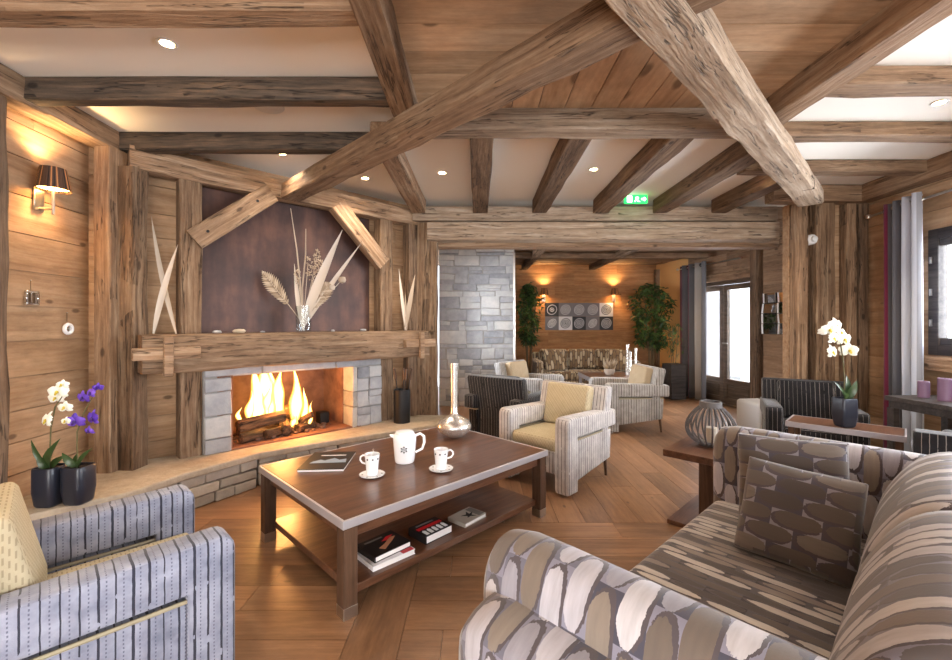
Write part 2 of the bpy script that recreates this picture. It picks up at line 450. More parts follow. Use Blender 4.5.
def ovals(name, pal, ground, ground2, cw=.060, ch=.20, sheen=.4):
    N = NT(name); uv0 = N.coord('UV')
    nz = N.noise(uv0, 9, 3, .5, out=1)
    sub = N.new('ShaderNodeVectorMath', operation='SUBTRACT'); N.l.new(nz, sub.inputs[0]); sub.inputs[1].default_value = (.5,.5,.5)
    scl = N.new('ShaderNodeVectorMath', operation='SCALE'); N.l.new(sub.outputs[0], scl.inputs[0]); scl.inputs['Scale'].default_value = cw*.16*6/ (6)
    ad = N.new('ShaderNodeVectorMath', operation='ADD'); N.l.new(uv0, ad.inputs[0]); N.l.new(scl.outputs[0], ad.inputs[1])
    s = N.sep(ad.outputs[0])
    x = N.math('DIVIDE', s[0], cw); cx = N.math('FLOOR', x); fx = N.math('SUBTRACT', N.math('FRACT', x), .5)
    w1 = N.new('ShaderNodeTexWhiteNoise', noise_dimensions='1D'); N.l.new(cx, w1.inputs['W'])
    y = N.math('ADD', N.math('DIVIDE', s[1], ch), N.math('ADD', N.math('MULTIPLY', cx, .5), N.math('MULTIPLY', w1.outputs[0], .25)))
    cy = N.math('FLOOR', y); fy = N.math('SUBTRACT', N.math('FRACT', y), .5)
    r2 = N.math('ADD', N.math('POWER', N.math('ABSOLUTE', N.math('DIVIDE', fx, .51)), 2.0), N.math('POWER', N.math('ABSOLUTE', N.math('DIVIDE', fy, .50)), 2.6))
    fray = N.math('MULTIPLY', N.math('SUBTRACT', N.noise(N.mapping(uv0, (130, 40, 1)), 1.0, 3, .6), .5), .7)
    r2 = N.math('ADD', r2, fray)
    w2 = N.new('ShaderNodeTexWhiteNoise', noise_dimensions='2D'); N.l.new(N.combine(cx, cy), w2.inputs['Vector'])
    k = w2.outputs[0]
    stops = [(i/len(pal), lin(c)) for i, c in enumerate(pal)]
    inside = N.ramp(k, stops, 'CONSTANT')
    # uneven light on the pile put into the colour: two-tone streaks along each oval
    st = N.noise(N.mapping(ad.outputs[0], (60, 9, 1)), 1.0, 3, .6)
    inside = N.mix(N.math('MULTIPLY', st, .55), inside, lin((84,76,74)))
    grd = N.mix(N.ramp(N.math('ABSOLUTE', N.math('SINE', N.math('MULTIPLY', cy, 1.7))), [(.4,(0,0,0)),(.6,(1,1,1))]), lin(ground), lin(ground2))
    edge = N.math('LESS_THAN', r2, 1.0)
    r3 = N.math('ADD', N.math('POWER', N.math('ABSOLUTE', N.math('DIVIDE', N.math('SUBTRACT', fx, .09), .47)), 2.0), N.math('POWER', N.math('ABSOLUTE', N.math('DIVIDE', N.math('ADD', fy, .04), .48)), 2.6))
    core = N.math('LESS_THAN', N.math('ADD', r3, fray), .92)
    col = N.mix(edge, grd, lin((84,76,80)))
    col = N.mix(core, col, inside)
    N.bump(N.math('ADD', N.math('MULTIPLY', core, 1.0), N.math('MULTIPLY', N.noise(uv0, 200, 2), .2)), .35, .004)
    N.b.inputs['Sheen Weight'].default_value = sheen
    return N.out(col, .75, 0, .25)
PAL = [(222,220,226), (136,122,108), (206,204,214), (118,106,96), (168,166,178), (150,138,126)]
M['ovals'] = ovals('oval_velvet', PAL, (74,72,86), (136,134,150))
M['ovals_seat'] = ovals('oval_velvet_seat', [(222,216,210), (96,84,78), (210,202,196), (70,62,62), (150,138,130)], (48,44,50), (80,76,84), cw=.036, ch=.24)
M['ovals_pillow'] = ovals('oval_velvet_pillow', [(128,118,110), (102,92,84), (86,78,74)], (80,76,86), (140,136,144), cw=.062, ch=.155)
M['ovals_back'] = ovals('oval_velvet_back', [(226,222,222), (124,110,100), (212,208,212), (96,88,88)], (74,70,80), (124,120,132), cw=.052, ch=.30)
M['ovals_far'] = ovals('oval_velvet_far', [(240,226,198), (158,132,100), (224,208,176)], (146,122,94), (112,90,70), cw=.06, ch=.18)

def curtain(name, stops):
    N = NT(name); uv = N.attr('rnd')
    N.out(N.ramp(uv, [(p, lin(c)) for p, c in stops], 'CONSTANT'), .8, 0, .2)
    N.b.inputs['Sheen Weight'].default_value = .3
    return N.m
M['curtain'] = curtain('striped_curtain', [(0,(104,104,108)),(.17,(104,26,54)),(.225,(96,96,100)),(.30,(176,172,168)),(.40,(98,98,104)),(.52,(190,196,210)),(.97,(150,152,160))])
M['curtain_far'] = curtain('striped_curtain_far', [(0,(110,60,66)),(.12,(88,84,86)),(.3,(104,34,52)),(.45,(92,90,92)),(.6,(158,152,146)),(.85,(104,104,108))])

def glass(name, rough=0.0, tint=(1,1,1), gl=.12):
    N = NT(name)
    tr = N.new('ShaderNodeBsdfTransparent'); gs = N.new('ShaderNodeBsdfGlossy'); gs.inputs['Roughness'].default_value = rough
    tr.inputs[0].default_value = (*tint, 1)
    fr = N.new('ShaderNodeLayerWeight'); fr.inputs[0].default_value = .25
    mx = N.new('ShaderNodeMixShader')
    N.l.new(N.math('ADD', N.math('MULTIPLY', fr.outputs['Fresnel'], .8 if gl < .3 else .35), gl*.1), mx.inputs[0])
    N.l.new(tr.outputs[0], mx.inputs[1]); N.l.new(gs.outputs[0], mx.inputs[2])
    N.l.new(mx.outputs[0], N.n['Material Output'].inputs[0])
    return N.m
M['glass'] = glass('window_glass')
M['vase_glass'] = glass('vase_glass', .12, (.93,.95,.95), .5)

def flame():
    N = NT('flame'); v = N.coord(); s = N.sep(v)
    lw = N.new('ShaderNodeLayerWeight'); lw.inputs[0].default_value = .5
    f = N.math('SUBTRACT', 1.0, lw.outputs['Facing'])
    n = N.noise(N.mapping(v, (9,9,4)), 1.0, 4, .6, 1.0)
    k = N.math('MULTIPLY', N.math('POWER', f, 1.6), N.math('ADD', .55, n))
    em = N.new('ShaderNodeEmission'); N.l.new(N.ramp(k, [(0.0, (1,.16,.01)), (.3, (1,.36,.04)), (.6, (1,.52,.10)), (.85,(1,.72,.25))]), em.inputs[0])
    N.set(em.inputs[1], N.math('MULTIPLY', k, 3.6))
    tr = N.new('ShaderNodeBsdfTransparent'); mx = N.new('ShaderNodeMixShader')
    N.l.new(N.math('MULTIPLY', k, 1.5, clamp=True), mx.inputs[0]); N.l.new(tr.outputs[0], mx.inputs[1]); N.l.new(em.outputs[0], mx.inputs[2])
    N.l.new(mx.outputs[0], N.n['Material Output'].inputs[0]); return N.m
M['flame'] = flame()
def pleat():
    N = NT('pleated_shade'); uv = N.coord('UV')
    N.bump(N.noise(uv, 30, 2), .2); N.out(N.mix(N.attr(), lin((40,28,24)), lin((110,78,58))), .7)
    N.b.inputs['Emission Color'].default_value = (*lin((230,140,70)), 1)
    N.set(N.b.inputs['Emission Strength'], N.math('MULTIPLY', N.attr(), .35))
    return N.m
M['pleat'] = pleat()
M['exit_green'] = plain('exit_green', (20,150,70), .5, emit=(40,200,90), es=1.6)
M['exit_white'] = plain('exit_white', (240,255,240), .5, emit=(230,255,235), es=2.2)
def ember():
    N = NT('embers'); v = N.coord(); n = N.noise(v, 30, 4, .7)
    N.out(lin((60,40,30)), .9); N.b.inputs['Emission Color'].default_value = (1,.25,.04,1)
    N.set(N.b.inputs['Emission Strength'], N.math('MULTIPLY', N.math('GREATER_THAN', n, .56), 2.5)); return N.m
M['ember'] = ember()
# ------------------------------------------------------------------ hewn timber
def timber_mb(L, w, h, wob=.007, ch=.009, seg=.22):
    mb = MB(); n = max(3, int(L/seg)); prof = []
    ph = [random.uniform(0, 6.28) for _ in range(16)]
    rings = []
    for i in range(n+1):
        x = -L/2 + L*i/n
        ring = []
        base = [(-w/2+ch,-h/2),(w/2-ch,-h/2),(w/2,-h/2+ch),(w/2,h/2-ch),(w/2-ch,h/2),(-w/2+ch,h/2),(-w/2,h/2-ch),(-w/2,-h/2+ch)]
        for k, (y, z) in enumerate(base):
            e = wob*(math.sin(x*3.1+ph[k]) + .6*math.sin(x*7.7+ph[k+8])) + random.uniform(-wob,wob)*.5
            if z > h/2-ch*1.5: e = min(e, 0)
            ring.append(mb.bm.verts.new((x, y + math.copysign(e, y)*.9, z + (math.copysign(e, z)*.9 if z < 0 else -abs(e)*.3))))
        rings.append(ring)
    fs = []
    for i in range(n):
        for k in range(8):
            fs.append(mb.bm.faces.new((rings[i][k], rings[i+1][k], rings[i+1][(k+1)%8], rings[i][(k+1)%8])))
    fs.append(mb.bm.faces.new(rings[0])); fs.append(mb.bm.faces.new(rings[-1][::-1]))
    mb._tag(fs); bmesh.ops.recalc_face_normals(mb.bm, faces=fs)
    return mb
def timber(name, p0, p1, w, h, mat, label=None, cat=None, group=None, wob=.007, parent=None, ch=.009, roll=0):
    p0, p1 = Vector(p0), Vector(p1); d = p1-p0
    if abs(d.normalized().z) > .98:
        rot = Matrix(((0,0,-1),(0,1,0),(1,0,0))).transposed() if False else (Matrix.Rotation(roll,3,'Z') @ Matrix.Rotation(-PI/2,3,'Y'))
        rot = rot.to_euler()
    else:
        yv = Vector((0,0,1)).cross(d).normalized(); xv = d.normalized(); zv = xv.cross(yv)
        rot = Matrix((xv,yv,zv)).transposed().to_euler()
    o = timber_mb(d.length, w, h, wob, ch).build(name, mat, parent, tuple((p0+p1)/2), rot=rot, ang=24)
    if label: tag(o, label, cat or name.replace('_',' '), group)
    return o

ZC = 2.75
# ------------------------------------------------------------------ floor: oak boards laid in panels
def lay(mb, x0, x1, y0, y1, w, along, L=1.6):
    a0, a1, b0, b1 = (x0,x1,y0,y1) if along == 'x' else (y0,y1,x0,x1)
    b = b0
    while b < b1-.01:
        e = min(b+w, b1); a = a0 - random.uniform(0, L)
        while a < a1:
            l = random.uniform(.7*L, 1.3*L); s0, s1 = max(a,a0), min(a+l,a1)
            if s1-s0 > .02:
                g = .0012
                if along == 'x': mb.box(s0+g, s1-g, b+g, e-g, -.02, 0)
                else: mb.box(b+g, e-g, s0+g, s1-g, -.02, 0)
            a += l
        b = e
fx = MB(); fy = MB()
lay(fx, -3.2, -.55, -3.1, 3.9, .19, 'x'); lay(fy, -.55, -.32, -3.1, 2.9, .23, 'y', 2.4)
lay(fx, -.32, 1.4, -3.1, 2.72, .2, 'x'); lay(fx, -.32, 4.3, 2.72, 2.92, .2, 'x', 2.2)
lay(fy, 1.4, 1.63, -3.1, 2.72, .23, 'y', 2.4); lay(fx, 1.63, 4.3, -3.1, 2.72, .2, 'x')
lay(fy, -.55, 4.6, 2.92, 9.2, .185, 'y', 1.5); lay(fy, -1.2, -.55, 3.9, 9.2, .185, 'y', 1.5)
fl = fx.build('floor', M['floor'], smooth=False); struct(fl, 'oak parquet floor laid in panels')
f2 = fy.build('floor_lengthwise_boards', M['floor_y'], fl, smooth=False)
sb = MB().box(-3.4,4.9,-3.4,9.3,-.12,-.021).build('floor_screed', M['mortar'], fl, smooth=False)

# ------------------------------------------------------------------ ceilings
struct(MB().prism([(-3.3,-3.3),(4.5,-3.3),(4.5,5.25),(-3.3,5.25)], ZC, ZC+.15, 'z').build('ceiling', M['plaster'], smooth=False), 'white plaster ceiling')
cb = MB(); ub, vc = 1.86, .80           # boarded centre panel, split by the two diagonal beams
def clipbox(mb, x0, x1, y0, y1, back):
    # board quad clipped to the triangle behind the diagonals (back) or its complement
    poly = [(x0,y0),(x1,y0),(x1,y1),(x0,y1)]
    def clip(P, f):
        out = []
        for i in range(len(P)):
            a, b = P[i], P[(i+1)%len(P)]; fa, fb = f(a), f(b)
            if fa >= 0: out.append(a)
            if fa*fb < 0:
                t = fa/(fa-fb); out.append((a[0]+(b[0]-a[0])*t, a[1]+(b[1]-a[1])*t))
        return out
    fu = lambda p: (p[0]+p[1])/S2-ub; fv = lambda p: (-p[0]+p[1])/S2-vc
    r = random.random()
    parts = [clip(clip(poly, fu), fv)] if back else [clip(poly, lambda p: -fu(p)), clip(clip(poly, fu), lambda p: -fv(p))]
    for P in parts:
        if len(P) < 3: continue
        ar = abs(sum(P[i][0]*P[(i+1)%len(P)][1]-P[(i+1)%len(P)][0]*P[i][1] for i in range(len(P))))
        if ar < 2e-3: continue
        mb.prism(P, ZC-.016, ZC-.001, 'z', rnd=r)
y = -1.6
while y < 2.8:
    clipbox(cb, -.45, 1.85, y+.003, min(y+.2,2.82)-.003, False); y += .2
CBK = MB().box(-.45,1.84,-1.6,2.8,ZC-.006,ZC-.0005)
ceil_boards = cb.build('ceiling_boards', M['board_ceil'], smooth=False); struct(ceil_boards, 'boarded centre panel of the ceiling')
cb = MB(); x = -.45
while x < 1.85:
    clipbox(cb, x+.003, min(x+.17,1.85)-.003, 1.0, 2.82, True); x += .17
wb = wood('ceiling_board_lengthwise', (158,118,82), (192,152,114), (208,174,138), k=.9, soft=1.6, grain=(.9,14,14), knots=.15, bump=.12, tone=.24, axis='y')
cb.build('ceiling_lengthwise_boards', wb, ceil_boards, smooth=False); CBK.build('ceiling_board_backing', M['beam_black'], ceil_boards, smooth=False)
nc = MB(); y = 5.25
while y < 9.1:
    nc.box(-1.0, 4.5, y+.004, min(y+.24, 9.1)-.004, 2.55+random.uniform(0,.012), 2.6); y += .24
nc.box(-1.0,4.6,5.2,9.2,2.6,2.9)
struct(nc.build('ceiling_nook', M['board_grey'], smooth=False), 'rough boarded ceiling of the sitting nook')

# ------------------------------------------------------------------ walls
def wall(name, p0, p1, z0, z1, mat, openings=(), h=.21, t=.1, label=None, solid=False, L=2.6):
    p0, p1 = Vector((*p0,0)), Vector((*p1,0)); d = p1-p0; LL = d.length
    mb = MB()
    def cut(a0, a1, b0, b1):
        xs = sorted({a0, a1, *[min(max(q,a0),a1) for o in openings for q in o[:2]]})
        zs = sorted({b0, b1, *[min(max(q,b0),b1) for o in openings for q in o[2:]]})
        for i in range(len(xs)-1):
            for k in range(len(zs)-1):
                cx, cz = (xs[i]+xs[i+1])/2, (zs[k]+zs[k+1])/2
                if xs[i+1]-xs[i] < .004 or zs[k+1]-zs[k] < .004: continue
                if any(o[0]<cx<o[1] and o[2]<cz<o[3] for o in openings): continue
                yield xs[i], xs[i+1], zs[k], zs[k+1]
    if solid:
        for q in cut(0, LL, z0, z1): mb.box(q[0], q[1], 0, t, q[2], q[3], rnd=.5)
    else:
        for q in cut(0, LL, z0, z1): mb.box(q[0], q[1], .018, t, q[2], q[3], rnd=0.0)
        z = z0
        while z < z1-.01:
            hh = h*random.uniform(.88,1.12); e = min(z+hh, z1)
            a = -random.uniform(0, L)
            while a < LL:
                l = random.uniform(.7,1.4)*L; r = random.random()
                s0, s1 = max(a,0), min(a+l, LL)
                if s1-s0 > .01:
                    for q in cut(s0+.001, s1-.001, z+.003, e-.003): mb.box(q[0], q[1], 0, .02, q[2], q[3], rnd=r)
                a += l
            z = e
    o = mb.build(name, mat, loc=p0, rotz=math.atan2(d.y, d.x), smooth=False)
    return struct(o, label)

PL0, PL1 = (-2.30,-3.0), (-2.88,4.0)           # left wall, leaning slightly
wall('wall_left', PL0, PL1, 0, ZC, M['board'], label='larch boarded wall on the left')
def on_left(Y):                                 # x of the left wall's face at depth Y
    return -2.30 - .58*(Y+3)/7
# fireplace wall: plane v = 4.2, from u = .1 to 3.1
wall('wall_fireplace', W(.05,4.2)[:2], W(3.1,4.2)[:2], 0, ZC, M['board'], openings=[(.84,2.48,1.05,2.60),(1.0,2.25,0,1.05)], label='boarded wall around the fireplace')
struct(MB().box(0,1.64,0,.02,0,1.55).build('wall_panel', M['rust'], loc=W(.89,4.19,1.05), rotz=R(45), smooth=False), 'brown metal panel above the fireplace')
wall('wall_nook_left', (-.62,5.2), (-.62,7.0), 0, 2.55, M['ochre'], openings=[(.45,1.35,.9,2.1)], solid=True)
wall('wall_back', (.6,9.0), (3.78,9.0), 0, 2.6, M['board_orange'], h=.235, label='orange-lit boarded wall behind the nook sofa')
pA, pB, pC, pD = (3.75,9.02), (3.93,8.0), (4.21,6.45), (4.44,4.7)
wall('wall_nook_right', pA, pB, 0, 2.6, M['ochre'], solid=True, label='ochre plastered wall beside the glazed door')
dirR = (Vector(pC)-Vector(pB)).normalized()
wall('wall_door', pB, pC, 0, 2.6, M['board_grey'], openings=[(.25,1.50,0,2.0)], label='boarded wall around the glazed door')
wall('wall_mirror', pC, pD, 0, 2.6, M['board_grey'], label='boarded wall with the mirror panel')
wall('wall_pier', (3.30,4.55), (4.05,4.55), 0, 2.6, M['board'], h=.2, label='boarded pier between glazed door and window')
QR0, QR1 = (4.06,4.62), (3.66,-3.0)
def on_right(Y): return 3.66 + .40*(Y+3)/7.62
Lr = (Vector(QR0)-Vector(QR1)).length
wins = [(4.62-3.80, 4.62-2.35, 1.12, 2.12), (4.62-1.9, 4.62-.4, 1.12, 2.12), (4.62+.1, 4.62+1.6, 1.12, 2.12)]
wall('wall_right', QR0, QR1, 0, ZC, M['board'], openings=wins, label='boarded wall with the window on the right')
nb = [(.3,1.9,.3,2.25),(2.3,3.7,.3,2.25),(4.1,5.6,.3,2.25)]
wall('wall_near', (3.66,-3.0), (-2.30,-3.0), 0, ZC, M['board'], openings=nb)
# window frames (right wall, near wall), glass
def window(name, origin, rotz, s0, s1, z0, z1, mat, mull=1, w=.06, d=.07):
    f = MB()
    f.box(s0-.03, s1+.03, -.01, d, z0-.05, z0+w-.02, bevel=.004); f.box(s0-.03, s1+.03, -.01, d, z1-w+.02, z1+.05, bevel=.004)
    f.box(s0-.03, s0+w, -.012, d, z0-.05, z1+.05, bevel=.004); f.box(s1-w, s1+.03, -.012, d, z0-.05, z1+.05, bevel=.004)
    f.box(s0+w, s1-w, .0, d-.01, z0+.04, z0+.04+w, bevel=.004); f.box(s0+w, s1-w, .0, d-.01, z1-.04-w, z1-.04, bevel=.004)
    for k in range(mull):
        c = s0 + (s1-s0)*(k+1)/(mull+1); f.box(c-w*.8, c+w*.8, .0, d-.01, z0+.04, z1-.04, bevel=.004)
    o = f.build(name, mat, loc=origin, rotz=rotz, smooth=False); struct(o)
    MB().box(s0+.02, s1-.02, .03, .036, z0+.02, z1-.02).build('window_pane', M['glass'], o, smooth=False)
    return o
rr = math.atan2(QR1[1]-QR0[1], QR1[0]-QR0[0])
w1 = window('window_1', (*QR0,0), rr, *wins[0], M['dark_frame'])
w1['label'] = 'dark framed window in the right wall beside the pale curtain'
hg = MB()
for z in (1.35, 1.62, 1.9): hg.box(wins[0][0]-.005, wins[0][0]+.015, -.03, -.012, z-.03, z+.03, bevel=.004)
hg.build('window_hinge', M['steel'], w1)
window('window_2', (*QR0,0), rr, *wins[1], M['dark_frame']); window('window_3', (*QR0,0), rr, *wins[2], M['dark_frame'])  # both out of view, added to let more daylight in
for i, q in enumerate(nb): window('window_%d' % (4+i), (3.66,-3.0,0), PI, *q, M['dark_frame'])  # unseen windows added behind the camera for frontal fill
window('window_7', (-.62,5.2,0), PI/2, .45, 1.35, .9, 2.1, M['white'])
sill = timber('trim_1', (on_right(3.85)-.04,3.85,1.0), (on_right(2.3)-.04,2.3,1.0), .14, .12, M['beam'], wob=.004); struct(sill, 'timber sill beam under the right window')

# glazed double door
dd = thing('door_1', 'brown glazed double door letting daylight into the nook', 'door', (*pB,0), math.atan2(dirR.y, dirR.x)); dd['kind'] = 'structure'
MB().box(.20,.25,-.02,.09,0,2.05,bevel=.004).box(1.50,1.56,-.02,.09,0,2.05,bevel=.004).box(.20,1.56,-.02,.09,1.98,2.06,bevel=.004).box(.22,1.54,-.03,.1,0,.03,bevel=.004).build('door_frame', M['door_wood'], dd, smooth=False)
for a, b in ((.25,.875),(.875,1.5)):
    lf = MB().box(a+.005,a+.085,0,.05,.03,1.975,bevel=.003).box(b-.085,b-.005,0,.05,.03,1.975,bevel=.003).box(a+.08,b-.08,0,.05,1.89,1.975,bevel=.003).box(a+.08,b-.08,0,.05,.03,.13,bevel=.003).box(a+.08,b-.08,0,.05,.36,.44,bevel=.003).box(a+.08,b-.08,.012,.038,.13,.36,bevel=.003).box(a+.10,b-.10,.004,.02,.16,.33,bevel=.006).build('door_leaf', M['door_wood'], dd, smooth=False)
    MB().box(a+.08,b-.08,.022,.028,.44,1.89).build('door_pane', M['glass'], lf, smooth=False)
MB().tube([(.93,-.03,1.02),(.93,-.06,1.02),(1.03,-.06,1.02)],.009).build('door_handle', M['steel'], dd)
lint = timber('trim_2', Vector((*pB,2.11))+Vector((*(dirR*.1),0)), Vector((*pC,2.11)), .16, .13, M['beam'], wob=.004); struct(lint, 'timber lintel over the glazed door')

# stone pier of the nook: coursed schist built stone by stone
def stones(mb, x0, x1, z0, z1, y=0, rows=(.07,.17), wid=(.14,.42), dep=.05, gap=.004, out=.014, by=.006, jj=.006):
    z = z0
    while z < z1-.015:
        h = random.uniform(*rows); h = min(h, z1-z)
        if z1-z-h < rows[0]*.6: h = z1-z
        x = x0
        while x < x1-.01:
            w = random.uniform(*wid)
            if x1-x-w < wid[0]*.6: w = x1-x
            # now and then a course splits in two
            splits = [(z, z+h)] if (h < rows[0]*1.5 or random.random() > .45) else [(z, z+h*random.uniform(.4,.6))]
            if len(splits) == 1 and splits[0][1] < z+h: splits.append((splits[0][1], z+h))
            for a, b in splits:
                o = random.uniform(-out, out*.3); g = gap; jt = lambda: random.uniform(-jj,jj)
                X0, X1, Z0, Z1 = x+g, x+w-g, a+g, b-g
                mb.hexa([(X0+jt(),y+o,Z0+jt()),(X1+jt(),y+o,Z0+jt()),(X1,y+dep,Z0),(X0,y+dep,Z0),(X0+jt(),y+o,Z1+jt()),(X1+jt(),y+o,Z1+jt()),(X1,y+dep,Z1),(X0,y+dep,Z1)], bevel=by)
            x += w
        z += h
st = MB(); stones(st, 0, 1.22, 0, 2.55, rows=(.06,.22), wid=(.10,.48), out=.016, jj=.013)
sw = st.build('wall_stone', M['stone'], loc=(-.6,7.0,0), smooth=False); struct(sw, 'grey coursed stone pier left of the nook')
st2 = MB(); stones(st2, 0, 1.95, 0, 2.55, rows=(.09,.24), wid=(.16,.5)); st2.build('wall_stone_return', M['stone'], sw, loc=(1.22,.04,0), rotz=PI/2, smooth=False)
MB().box(.0,1.21,.008,1.98,0,2.56).build('wall_stone_core', M['mortar'], sw, smooth=False)
MB().box(1.2,1.235,-.012,.02,0,2.5,bevel=.003).build('wall_stone_edge', M['steel'], sw, smooth=False)

# ------------------------------------------------------------------ ceiling beams
G1 = 'beams and joists of the ceiling'
def cbeam(p0, p1, w, h, mat, label, grp='ceiling joists', wob=.006, cat='beam', name='ceiling_beam'):
    return timber(name, p0, p1, w, h, mat, label, cat, grp, wob)
zj = ZC-.065
J = 'short joists against the white ceiling on the left'
cbeam((on_left(1.8)+.1,1.80,zj),(-.5,1.80,zj),.11,.13,M['beam'],'brown joist crossing the top left corner of the photo, nearest of the left-hand joists',J)
cbeam((on_left(2.48)+.1,2.49,zj),(-.5,2.49,zj),.09,.13,M['beam_black'],'charred dark joist over the wall sconce, second nearest of the left-hand joists',J)
cbeam((on_left(3.2)+.1,3.20,zj),(-.62,3.20,zj),.09,.13,M['beam_black'],'charred dark joist ending at the corner post, farthest of the left-hand joists',J)
cbeam((on_left(1.1)+.1,1.10,zj),(-.5,1.10,zj),.10,.13,M['beam_black'],'joist overhead beyond the top left edge of the photo',J)
J = 'joists against the white ceiling on the right'
zr = ZC-.05
cbeam((1.93,2.41,zr),(on_right(2.4)-.1,2.41,zr),.14,.10,M['beam'],'brown joist nearest on the right-hand white ceiling',J)
cbeam((1.93,3.05,zr),(on_right(3.0)-.1,3.05,zr),.12,.10,M['beam'],'middle brown joist of the right-hand white ceiling',J)
cbeam((2.3,3.75,zr),(on_right(3.7)-.1,3.75,zr),.12,.10,M['beam'],'farthest brown joist of the right-hand white ceiling',J)
J = 'dark joists running to the wide header'
names = ['leftmost dark joist ending above the fireplace corner','dark joist straight above the stone pier','dark joist pointing at the middle of the header','dark joist just left of the green exit sign','dark joist just right of the green exit sign','rightmost dark joist tucked behind the big diagonal beam']
for i, (x, l) in enumerate(zip((-.66,.04,.71,1.40,2.08,2.74), names)):
    cbeam((x, (3.0,2.92,2.92,2.92,3.12,3.72)[i], ZC-.075),(x+.01, 4.9, ZC-.075), .16 if i else .15, .15, M['beam_dark'] if i else M['beam'], l, J)
cbeam((-.432,-1.5,ZC-.076),(-.432,3.02,ZC-.076),.13,.15,M['beam'],'grey brown beam running from the top of the photo onto the left diagonal beam','trimmer beams round the boarded panel')
cbeam((1.86,-1.5,ZC-.076),(1.86,2.95,ZC-.076),.135,.15,M['beam'],'brown beam running from the top right corner of the photo','trimmer beams round the boarded panel')
cbeam((-.42,2.855,ZC-.0755),(1.93,2.855,ZC-.0755),.15,.15,M['beam_pale'],'pale cross beam closing the far side of the boarded panel','trimmer beams round the boarded panel', .004)
# diagonals
cbeam(W(1.574,-1.2,2.53),W(1.574,3.95,2.53),.155,.14,M['beam'],'long brown diagonal beam rising from the fireplace to upper right','diagonal main beams',.008)
big = cbeam(W(-2.2,.635,2.51),W(5.02,.635,2.51),.18,.125,M['beam_pale'],'massive pale hewn diagonal beam ending over the window corner','diagonal main beams',.009)
L_ = 7.22
MB().box(L_/2-.60,L_/2-.585,-.098,-.02,-.069,.02).box(L_/2-.70,L_/2-.585,-.098,-.085,.005,.02).build('beam_joint', M['beam_black'], big)
# wall plates
cbeam((on_left(-.5)+.07,-.5,2.675),(on_left(3.3)+.14,3.25,2.675),.14,.15,M['beam'],'wall plate beam along the top of the left wall','wall plate beams')
cbeam(W(.44,4.06,2.565),W(3.12,4.06,2.565),.13,.17,M['beam'],'wall plate beam above the fireplace panel','wall plate beams')
cbeam((3.0,4.42,2.665),(4.0,4.42,2.665),.14,.165,M['beam'],'wall plate beam above the boarded pier','wall plate beams')
cbeam((3.96,4.42,2.665),(on_right(0)-.06,0,2.665),.14,.165,M['beam'],'wall plate beam above the right-hand window','wall plate beams')
cbeam((4.36,4.9,2.50),(4.0,8.9,2.50),.12,.11,M['beam'],'wall plate beam above the glazed door','wall plate beams', .004)
# wide header
H = 'stacked timbers of the wide header'
cbeam((-.72,4.98,2.595),(3.42,4.98,2.595),.16,.16,M['beam_pale'],'top timber of the wide header where the dark joists land',H,.005)
cbeam((-.55,4.96,2.455),(3.42,4.96,2.455),.18,.075,M['beam_pale'],'thin middle timber of the wide header',H,.004)
cbeam((-.55,4.97,2.355),(3.42,4.97,2.355),.20,.12,M['beam_pale'],'lower front timber of the wide header',H,.005)
cbeam((-.58,5.22,2.33),(3.6,5.22,2.33),.18,.15,M['beam'],'recessed soffit timber behind the wide header',H,.004)
for x, y0 in ((1.0,'left'),(2.4,'right')):
    cbeam((x,5.35,2.50),(x,8.95,2.50),.12,.1,M['beam_dark'],'%s-hand dark beam across the nook ceiling' % y0,'nook ceiling beams',.004)
cbeam((.65,7.3,2.49),(3.9,7.3,2.49),.1,.09,M['beam'],'pale cross beam in the middle of the nook ceiling','nook ceiling beams',.004)

# ------------------------------------------------------------------ posts
def post(x, y, z0, z1, w, d, mat, label, roll=0, wob=.006, grp='timber posts'):
    return timber('timber_post', (x,y,z0), (x,y,z1), d, w, mat, label, 'post', grp, wob, roll=roll)
SL = .29  # top of the hearth slab
post(-2.63,2.33,SL,2.6,.10,.10,M['beam_dark'],'dark post at the left edge of the photo beside the sconce')
post(-2.64,3.12,SL,2.60,.12,.15,M['post'],'brown corner post left of the fireplace, back one of the pair')
post(-2.525,3.17,SL,2.48,.13,.13,M['post'],'wide weathered corner post left of the fireplace, front one of the pair')
P = W(.82,4.08); post(P.x,P.y,SL,2.48,.15,.13,M['post'],'upright post at the left side of the brown hearth panel',R(45))
P = W(2.635,4.08); post(P.x,P.y,SL,2.48,.15,.13,M['post'],'upright post at the right side of the brown hearth panel',R(45))
P = W(2.98,4.06); post(P.x,P.y,SL,2.48,.11,.12,M['beam_dark'],'slim brown post right of the mantel end',R(45))
post(-.60,5.06,0,2.51,.29,.16,M['post'],'broad pale post at the left end of the wide header')
post(-.60,5.24,0,2.25,.12,.14,M['beam'],'darker inner post behind the broad header post')
post(3.335,4.47,0,2.58,.10,.12,M['post'],'slim post at the right end of the header beside the white siren')
post(3.58,4.48,0,2.58,.19,.11,M['post'],'wide weathered post in the middle of the pier behind the white orchid')
post(3.865,4.49,0,2.58,.10,.10,M['post'],'brown post on the right part of the pier')
post(3.985,4.49,0,2.58,.09,.10,M['beam_dark'],'dark grey post next to the striped curtain')
post(4.17,6.42,0,2.45,.13,.13,M['beam_dark'],'post between the glazed door and the mirror panel')
post(4.27,5.72,0,2.45,.12,.12,M['beam_dark'],'post to the right of the mirror panel')
post(3.74,8.93,0,2.45,.1,.1,M['beam'],'post in the far right corner of the nook')

